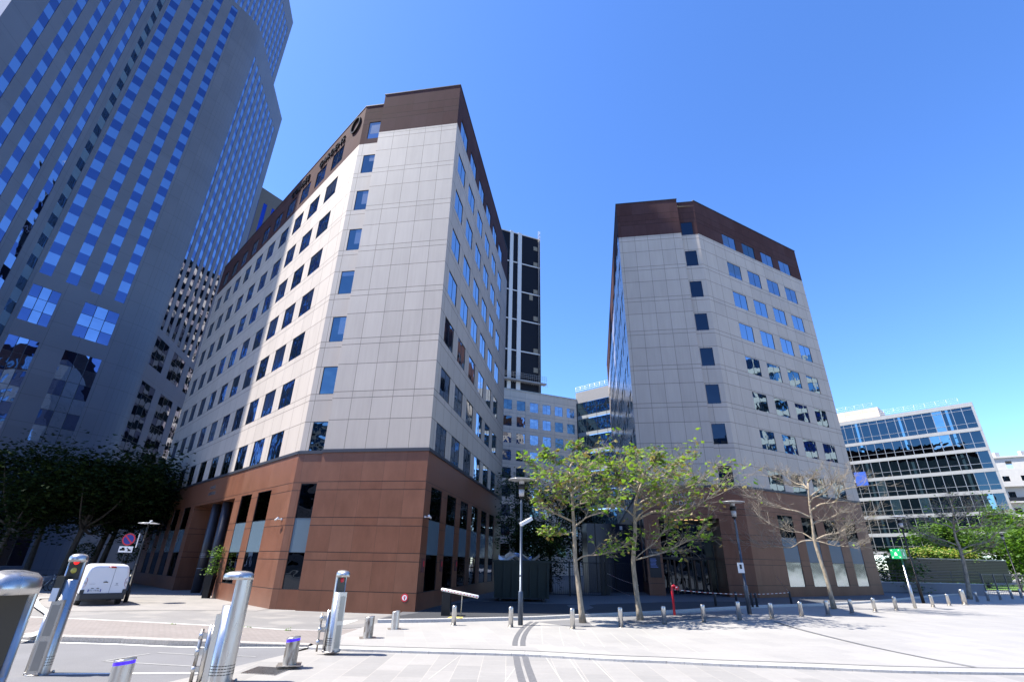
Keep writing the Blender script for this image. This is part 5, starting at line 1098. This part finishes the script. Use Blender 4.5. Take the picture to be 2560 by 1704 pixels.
# src pixels measured in the photograph
catalpa((1457, 1556), None, [(1447, 1470), (1438, 1402), (1436, 1330), (1433, 1290), (1430, 1230), (1424, 1170)],
    [(4, 1345, 1255, -.6, .05), (4, 1330, 1170, .3, .05), (4, 1375, 1140, -.8, .05), (5, 1440, 1120, .6, .05), (4, 1500, 1140, -.5, .05), (4, 1545, 1190, .8, .05), (4, 1530, 1265, -.9, .045), (4, 1400, 1200, 1.4, .045), (4, 1450, 1190, -1.6, .045), (3, 1480, 1240, 1.5, .04), (5, 1500, 1180, 1.7, .04), (2, 1555, 1366, .1, .035), (3, 1372, 1335, .2, .02), (5, 1370, 1200, -1.5, .04)],
    'young tree with fresh green leaves right of the central lamp', 11, 1650, .25, spread=.10)
catalpa((1601, 1549), None, [(1590, 1470), (1583, 1400), (1588, 1330), (1586, 1290), (1590, 1250), (1610, 1190)],
    [(4, 1520, 1240, .6, .05), (4, 1530, 1170, -.8, .05), (5, 1590, 1140, .8, .05), (5, 1640, 1140, -1.0, .05), (5, 1700, 1160, .9, .055), (5, 1760, 1200, -.4, .055), (4, 1800, 1222, .3, .06), (4, 1660, 1230, -1.6, .045), (4, 1700, 1215, 1.5, .045), (5, 1560, 1180, 1.9, .045), (5, 1620, 1180, -2.0, .045), (2, 1742, 1340, .2, .04), (2, 1700, 1300, -.5, .025), (5, 1680, 1180, 2.2, .04)],
    'young tree with spreading fresh green crown left of the red hydrant', 12, 1850, .25, spread=.10)
catalpa((2085, 1520), None, [(2068, 1450), (2048, 1390), (2036, 1350), (2031, 1310), (2024, 1260), (2020, 1205)],
    [(3, 1875, 1240, .2, .06), (3, 1920, 1190, -.9, .05), (4, 1960, 1185, 1.0, .05), (4, 2040, 1180, -1.0, .05), (4, 2110, 1190, .9, .05), (4, 2150, 1215, -.5, .055), (3, 2165, 1300, .4, .05), (3, 1905, 1370, -.4, .045), (3, 2140, 1370, -.6, .04), (4, 2000, 1200, 1.8, .045), (4, 2080, 1200, -1.9, .045), (3, 1900, 1290, 1.2, .04), (3, 2100, 1280, 1.6, .04), (3, 2140, 1330, 1.3, .04)],
    'nearly bare young tree in front of the right block', 13, 60, .15, 'twig', 3, ('leaf_bronze', 'leaf_fresh'), spread=.08)
catalpa((2425, 1497), .2, [(2418, 1450), (2408, 1400), (2398, 1365), (2388, 1340), (2384, 1310)],
    [(3, 2300, 1295, .6, .07), (3, 2270, 1310, -.9, .06), (4, 2340, 1270, 1.0, .06), (4, 2380, 1250, -1.2, .06), (4, 2440, 1255, .8, .06), (4, 2490, 1285, -.6, .065), (3, 2520, 1320, .5, .06), (3, 2480, 1365, -1.0, .05), (3, 2320, 1345, 1.0, .05), (4, 2380, 1260, 2.5, .05), (4, 2420, 1270, -2.5, .05)],
    'thin sparsely leafed tree in front of the slatted wall', 14, 260, .26, 'twig', 3, ('leaf_fresh', 'leaf_bronze'), r0=.16, spread=.2)
# dense crowns
def dense(p, th, cr, ch, lab, seed, n=5200, size=.32, m=('leaf_deep',), r0=.16, name='tree', lean=(0, 0), grp=None, barkm='bark_dark', cl=26, pz=None):
    rnd = random.Random(seed); p = Vector(p); t = thing(name, lab, 'tree', p, grp); top = p+Vector((lean[0], lean[1], th+ch*.35)); mb = MB()
    mb.path(catmull([p, p+Vector((lean[0]*.2, lean[1]*.2, th*.5)), p+Vector((lean[0]*.6, lean[1]*.6, th)), top], 3), [r0*(1.25-.09*k) for k in range(10)], barkm, 9)
    C = []
    for k in range(cl):
        a = rnd.random()*6.283; u = rnd.random()**.5; z = rnd.uniform(-.5, .5); w_ = math.sqrt(max(0, 1-(z*1.7)**2)); c = p+Vector((lean[0]+cr*u*w_*math.cos(a), lean[1]+cr*u*w_*math.sin(a), th+ch*.5+z*ch)); C.append(c)
        if k < 9: mb.path(catmull([p+Vector((lean[0]*.6, lean[1]*.6, th*.92)), (p+Vector((lean[0]*.6, lean[1]*.6, th*.95))+c)/2+Vector((0, 0, -.15*cr)), c], 3), [r0*.5*(1-.12*j) for j in range(7)], barkm, 6)
    mb.build('trunk', t, p); mb = MB(); sp = cr*(.26 if 'leaf_night' not in m else .2)
    for c in C:
        k = n//cl; s_ = rnd.uniform(.7, 1.25); leaves(mb, [c], k, size, m, sp*s_, rnd, .3)
    mb.build('crown', t, p); return t
def rp(px, py, r_): q = rad(px, py, r_); q.z = 0; return q
G1 = 'dark trees before the skyscraper'
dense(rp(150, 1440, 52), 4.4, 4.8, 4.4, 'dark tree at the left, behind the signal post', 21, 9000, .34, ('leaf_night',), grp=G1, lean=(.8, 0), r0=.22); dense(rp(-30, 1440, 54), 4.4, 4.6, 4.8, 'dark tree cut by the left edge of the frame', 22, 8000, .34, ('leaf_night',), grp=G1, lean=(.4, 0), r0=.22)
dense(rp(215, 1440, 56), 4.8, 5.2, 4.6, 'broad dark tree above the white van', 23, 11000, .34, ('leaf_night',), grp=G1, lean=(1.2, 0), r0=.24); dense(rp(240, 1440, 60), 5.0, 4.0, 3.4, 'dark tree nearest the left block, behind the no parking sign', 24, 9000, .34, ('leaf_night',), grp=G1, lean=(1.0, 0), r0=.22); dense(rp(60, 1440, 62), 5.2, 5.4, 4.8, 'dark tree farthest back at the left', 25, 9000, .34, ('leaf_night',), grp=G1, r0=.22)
G2 = 'dark evergreens in the gap'
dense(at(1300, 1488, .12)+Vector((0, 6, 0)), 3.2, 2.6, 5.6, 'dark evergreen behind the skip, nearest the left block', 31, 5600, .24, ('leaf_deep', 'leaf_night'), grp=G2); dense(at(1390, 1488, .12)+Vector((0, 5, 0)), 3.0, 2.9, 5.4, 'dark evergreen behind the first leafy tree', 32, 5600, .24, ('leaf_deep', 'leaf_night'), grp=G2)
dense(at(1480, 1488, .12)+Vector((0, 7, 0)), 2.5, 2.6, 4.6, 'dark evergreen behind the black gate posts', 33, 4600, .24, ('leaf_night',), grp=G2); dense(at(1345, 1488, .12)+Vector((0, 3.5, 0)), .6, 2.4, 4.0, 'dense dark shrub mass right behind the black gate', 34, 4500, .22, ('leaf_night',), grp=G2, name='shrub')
G3 = 'bright trees beyond the slatted wall'
dense(rp(2375, 1440, 100), 3.5, 3.4, 5.0, 'bright green tree rising behind the slatted wall', 41, 5200, .45, ('leaf_bright', 'leaf_deep'), grp=G3, r0=.2); dense(rp(2560, 1440, 112), 2.0, 4.4, 9.0, 'tall bright green tree at the right edge', 42, 7500, .5, ('leaf_bright',), grp=G3, r0=.25)
dense(rp(2470, 1440, 108), 3, 4.0, 4.5, 'grey green tree between the two bright ones', 43, 3600, .45, ('leaf_deep', 'leaf_bright'), grp=G3, r0=.2); dense(rp(2600, 1440, 100), 1.5, 3.6, 6, 'bright tree partly outside the right edge', 44, 3600, .45, ('leaf_bright',), grp=G3, r0=.2)
dense(rp(2243, 1440, 66), .5, 2.0, 3.6, 'round dark green bush left of the green sign pole', 45, 3600, .28, ('leaf_deep', 'leaf_bright'), name='bush', r0=.08)
rnd = random.Random(9); mb = MB(); C = [FWl.P(1.5+(Lw-6)*k/38, za+.35+.25*rnd.random(), -1.2+rnd.uniform(-.6, .6)) for k in range(39)]; leaves(mb, C, 5200, .34, ('leaf_gold', 'leaf_bright', 'leaf_bright'), .42, rnd); o_ = mb.build('hedge', None, C[0]); tag(o_, 'yellow green planting along the top of the slatted wall', 'hedge')
rnd = random.Random(10); mb = MB(); C = [FWl.P(6+(Lw-4)*k/20, 1.2+.5*rnd.random(), -5+rnd.uniform(-1, 1)) for k in range(21)]; leaves(mb, C, 2600, .4, ('leaf_bright',), .6, rnd); o_ = mb.build('hedge', None, C[0]); tag(o_, 'green hedge seen under the slatted wall', 'hedge')
# clipped ball shrubs by the tower entrance
for x, y, r_, lab in ((213, 1378, 50, 'clipped dark ball shrub left of the no parking sign'), (322, 1382, 46, 'clipped dark ball shrub in a pot right of the no parking sign')):
    p = rp(x, y, r_); zc_ = hgt(p, x, y); t = thing('ball_shrub', lab, 'plant', p, 'clipped ball shrubs'); rnd = random.Random(int(x)); mb = MB()
    for _ in range(900):
        v = Vector((rnd.gauss(0, 1), rnd.gauss(0, 1), rnd.gauss(0, 1))).normalized()*.62*rnd.uniform(.85, 1.03); leaves(mb, [p+Vector((0, 0, zc_))+v], 1, .14, 'leaf_night', .01, rnd)
    mb.build('foliage', t, p); mb = MB(); mb.tube(p+Vector((0, 0, 1.1)), p+Vector((0, 0, zc_)), .05, .04, 'bark_dark', 8); mb.build('stem', t, p); mb = MB(); mb.lathe(p, [(.32, 0), (.5, 1.3), (.5, 1.35), (.3, 1.34)], 'lamp_black', 16); mb.build('pot', t, p)
# small weeds at the rear kerb
rnd = random.Random(2); mb = MB(); C = [at(x, y, .02) for x, y in ((430, 1563), (437, 1563.5), (612, 1571), (622, 1571.5), (718, 1575.5), (1050, 1541), (1063, 1541.5))]; leaves(mb, C, 420, .07, 'leaf_bright', .05, rnd); o_ = mb.build('weeds', None, C[0]); o_['kind'] = 'stuff'; o_['label'] = 'small weeds growing in the joints along the kerb'; o_['category'] = 'weeds'

# ================================================================ white van
plain('van_white', (.62, .63, .66), .28, 0, .03, 1, .6); plain('tail_red', (.30, .012, .012), .2); plain('plate_pale', (.55, .58, .62), .4); plain('tyre', (.018, .018, .018), .8); plain('rim_grey', (.3, .3, .31), .4, .6); plain('bumper', (.022, .023, .025), .55); plain('van_logo', (.22, .23, .26), .4)
VL = at(247, 1512.5, 0); VA = -43.5; vf = un(VA); vr = Vector((vf.y, -vf.x, 0))
V = thing('van', 'white delivery van seen from behind, parked beside the lamp at the left', 'van', VL)
def VP(x, y, z): return VL+vr*x+vf*y+Vector((0, 0, z))
def vsec(y, w_, wt, z0, z1, n=44, inset=0):
    r = []; 
    for k in range(n):
        a = 2*math.pi*k/n; c, s = math.cos(a), math.sin(a); e = .25; x = math.copysign(abs(c)**e, c); zz = math.copysign(abs(s)**e, s); z = (z0+z1)/2+zz*(z1-z0)/2; h = (z-z0)/(z1-z0)
        ww = w_ if h < .5 else w_+(wt-w_)*((h-.5)*2)**1.5; r.append(VP(x*ww, y, z))
    return r
mb = MB(); secs = [(-.0, .80, .66, .46, 1.66), (.02, .86, .72, .42, 1.74), (.07, .90, .76, .38, 1.79), (.25, .925, .785, .32, 1.82), (1.2, .93, .79, .30, 1.84), (2.3, .93, .78, .30, 1.83), (2.9, .93, .76, .30, 1.74), (3.5, .92, .80, .30, 1.22), (4.15, .90, .80, .32, 1.08), (4.38, .80, .72, .36, .9)]
mb.grid([vsec(*s) for s in secs], 'van_white', True, True, True); body = mb.build('body', V, VL)
def vbox(name, x, y, z, dx, dy, dz, m, par=V, rot=0):
    mb = MB(); mb.box(VP(x, y, z), (dx, dy, dz), m, math.atan2(vr.y, vr.x)); return mb.build(name, par, None if par is not V else VL)
plain('seam', (.10, .10, .11), .6)
mb = MB()
for x0, x1, z0, z1 in ((.215, .225, .52, 1.70),): mb.box(VP((x0+x1)/2, -.004, (z0+z1)/2), (.010, .012, z1-z0), 'seam', math.atan2(vr.y, vr.x))
mb.box(VP(0, -.002, .53), (1.5, .008, .012), 'seam', math.atan2(vr.y, vr.x)); mb.build('door_seams', V, VL)
# bumper, lights, plate
mb = MB(); rows = []
for y, w_, z0, z1 in ((-.07, .76, .30, .48), (-.06, .86, .26, .53), (.05, .925, .24, .55), (.35, .945, .24, .50)): rows.append([VP(-w_, y, z0), VP(w_, y, z0), VP(w_, y, z1), VP(-w_, y, z1)])
mb.grid(rows, 'bumper', True, False, True); 
for s in (-1, 1): mb.box(VP(s*.84, .02, .60), (.16, .1, .2), 'bumper', math.atan2(vr.y, vr.x))
mb.build('bumper', V, VL)
for s in (-1, 1):
    mb = MB(); rows = []
    for z, xo, w_ in ((.80, .90, .05), (.84, .90, .11), (1.0, .89, .13), (1.15, .875, .11), (1.22, .86, .05)): rows.append([VP(s*xo, .13, z), VP(s*(xo-w_), -.012, z), VP(s*(xo-w_)*.99, .0, z+.002), VP(s*(xo-.01), .16, z)])
    mb.grid(rows, 'tail_red', True, False, True); tl = mb.build('tail_light', V, VL)
    m2 = MB(); m2.box(VP(s*.825, -.012, 1.0), (.06, .02, .1), 'lamp_glass', math.atan2(vr.y, vr.x)); m2.build('light_lens', V, VL)
mb = MB(); mb.path([VP(x, -.005-.012*(1-abs(x)/.22), 1.685+.018*(1-(x/.2)**2)) for x in (-.17+.08, -.05+.08, .0+.08, .1+.08, .2+.05)], [.01, .04, .045, .04, .01], 'tail_red', 8); mb.build('brake_light', V, VL)
mb = MB(); mb.path([VP(-.12+.05*k, -.025, 1.035-.01*abs(k-2)) for k in range(5)], [.01, .022, .026, .022, .01], 'bumper', 8); mb.build('door_handle', V, VL)
vbox('number_plate', -.37, -.012, .66, .52, .02, .11, 'plate_pale'); vbox('plate_band', -.61, -.024, .66, .045, .006, .11, 'sign_blue'); vbox('plate_band', -.13, -.024, .66, .04, .006, .11, 'sign_blue')
for x in (-.47, -.26): vbox('plate_lamp', x, -.012, .755, .10, .02, .028, 'bumper')
text_obj('plate_text', 'FX-118-BL', .095, 'black', VP(-.58, -.024, .628), vr, (0, 0, 1), .002, V); text_obj('door_lettering', 'ELECTRIC', .045, 'van_logo', VP(-.64, -.006, .93), vr, (0, 0, 1), .002, V, spacing=1.2)
mb = MB(); c = VP(.45, -.006, .93)
for s in (-1, 1): mb.box(c+vr*s*.022+Vector((0, 0, .02)), (.022, .008, .07), 'van_logo', math.atan2(vr.y, vr.x))
mb.box(c+Vector((0, 0, -.055)), (.16, .006, .012), 'van_logo', math.atan2(vr.y, vr.x)); mb.build('badge', V, VL)
for s in (-1, 1):
    for y in (.75, 3.55):
        c = VP(s*.80, y, .31); mb = MB(); rows = [[c+vr*s*o_+(vf*math.cos(k*math.pi/12)+Vector((0, 0, 1))*math.sin(k*math.pi/12))*r_ for k in range(24)] for o_, r_ in ((-.1, .30), (-.09, .315), (.10, .315), (.12, .29), (.12, .2))]
        mb.grid(rows, 'tyre', True, True, True); w_ = mb.build('wheel', V, VL); mb = MB(); rows = [[c+vr*s*o_+(vf*math.cos(k*math.pi/12)+Vector((0, 0, 1))*math.sin(k*math.pi/12))*r_ for k in range(24)] for o_, r_ in ((.121, .2), (.125, .12), (.10, .02))]; mb.grid(rows, 'rim_grey', True, True, True); o_ = mb.build('rim'); o_.parent = w_; o_.location = -VL if False else Vector((0, 0, 0)); 
        for v in o_.data.vertices: v.co = v.co-VL
mb = MB(); [mb.box(VP(s*1.02, 2.95, 1.02), (.14, .1, .2), 'bumper', math.atan2(vr.y, vr.x)) for s in (-1,)]; mb.build('mirror', V, VL)
mb = MB(); mb.face([VP(-.937, 2.15, 1.02), VP(-.90, 3.0, 1.02), VP(-.80, 2.85, 1.55), VP(-.835, 2.15, 1.6)], 'glass_dark'); mb.build('side_window', V, VL)
# ---- parked bicycles in the dark
def bike(p, az, lab):
    t = thing('bicycle', lab, 'bicycle', p, 'bicycles parked in the shade'); f = un(az)
    for k in (-.52, .52):
        c = p+f*k+Vector((0, 0, .33)); mb = MB(); R1 = [c+(f*math.cos(a)+Vector((0, 0, 1))*math.sin(a))*.32 for a in [j*math.pi/10 for j in range(21)]]; mb.path(R1, [.02]*21, 'tyre', 5, True, False)
        for j in range(6): a = j*math.pi/6; mb.tube(c+(f*math.cos(a)+Vector((0, 0, 1))*math.sin(a))*.31, c-(f*math.cos(a)+Vector((0, 0, 1))*math.sin(a))*.31, .004, .004, 'rim_grey', 3, False, False)
        mb.build('wheel', t, p)
    A, B, Cc, D = p+f*-.52+Vector((0, 0, .33)), p+f*-.08+Vector((0, 0, .3)), p+f*-.2+Vector((0, 0, .85)), p+f*.38+Vector((0, 0, .85)); E2 = p+f*.52+Vector((0, 0, .33)); mb = MB()
    for a, b in ((A, B), (B, Cc), (A, Cc), (Cc, D), (B, D), (D, E2)): mb.tube(a, b, .018, .018, 'steel', 6)
    mb.build('frame', t, p); mb = MB(); mb.box(Cc+Vector((0, 0, .1)), (.12, .24, .06), 'tyre'); mb.build('saddle', t, p); mb = MB(); s = Vector((f.y, -f.x, 0)); mb.tube(D, D+Vector((0, 0, .15)), .015, .015, 'steel', 6); mb.tube(D+Vector((0, 0, .15))-s*.28, D+Vector((0, 0, .15))+s*.28, .014, .014, 'lamp_black', 6); mb.build('handlebar', t, p); return t
for k, (x, r_, lab) in enumerate(((70, 47, 'parked bicycle farthest left in the dark row'), (105, 47.5, 'second parked bicycle from the left in the dark row'), (140, 48, 'third parked bicycle from the left, left of the van'))): bike(rp(x, 1480, r_), 10+7*k, lab)
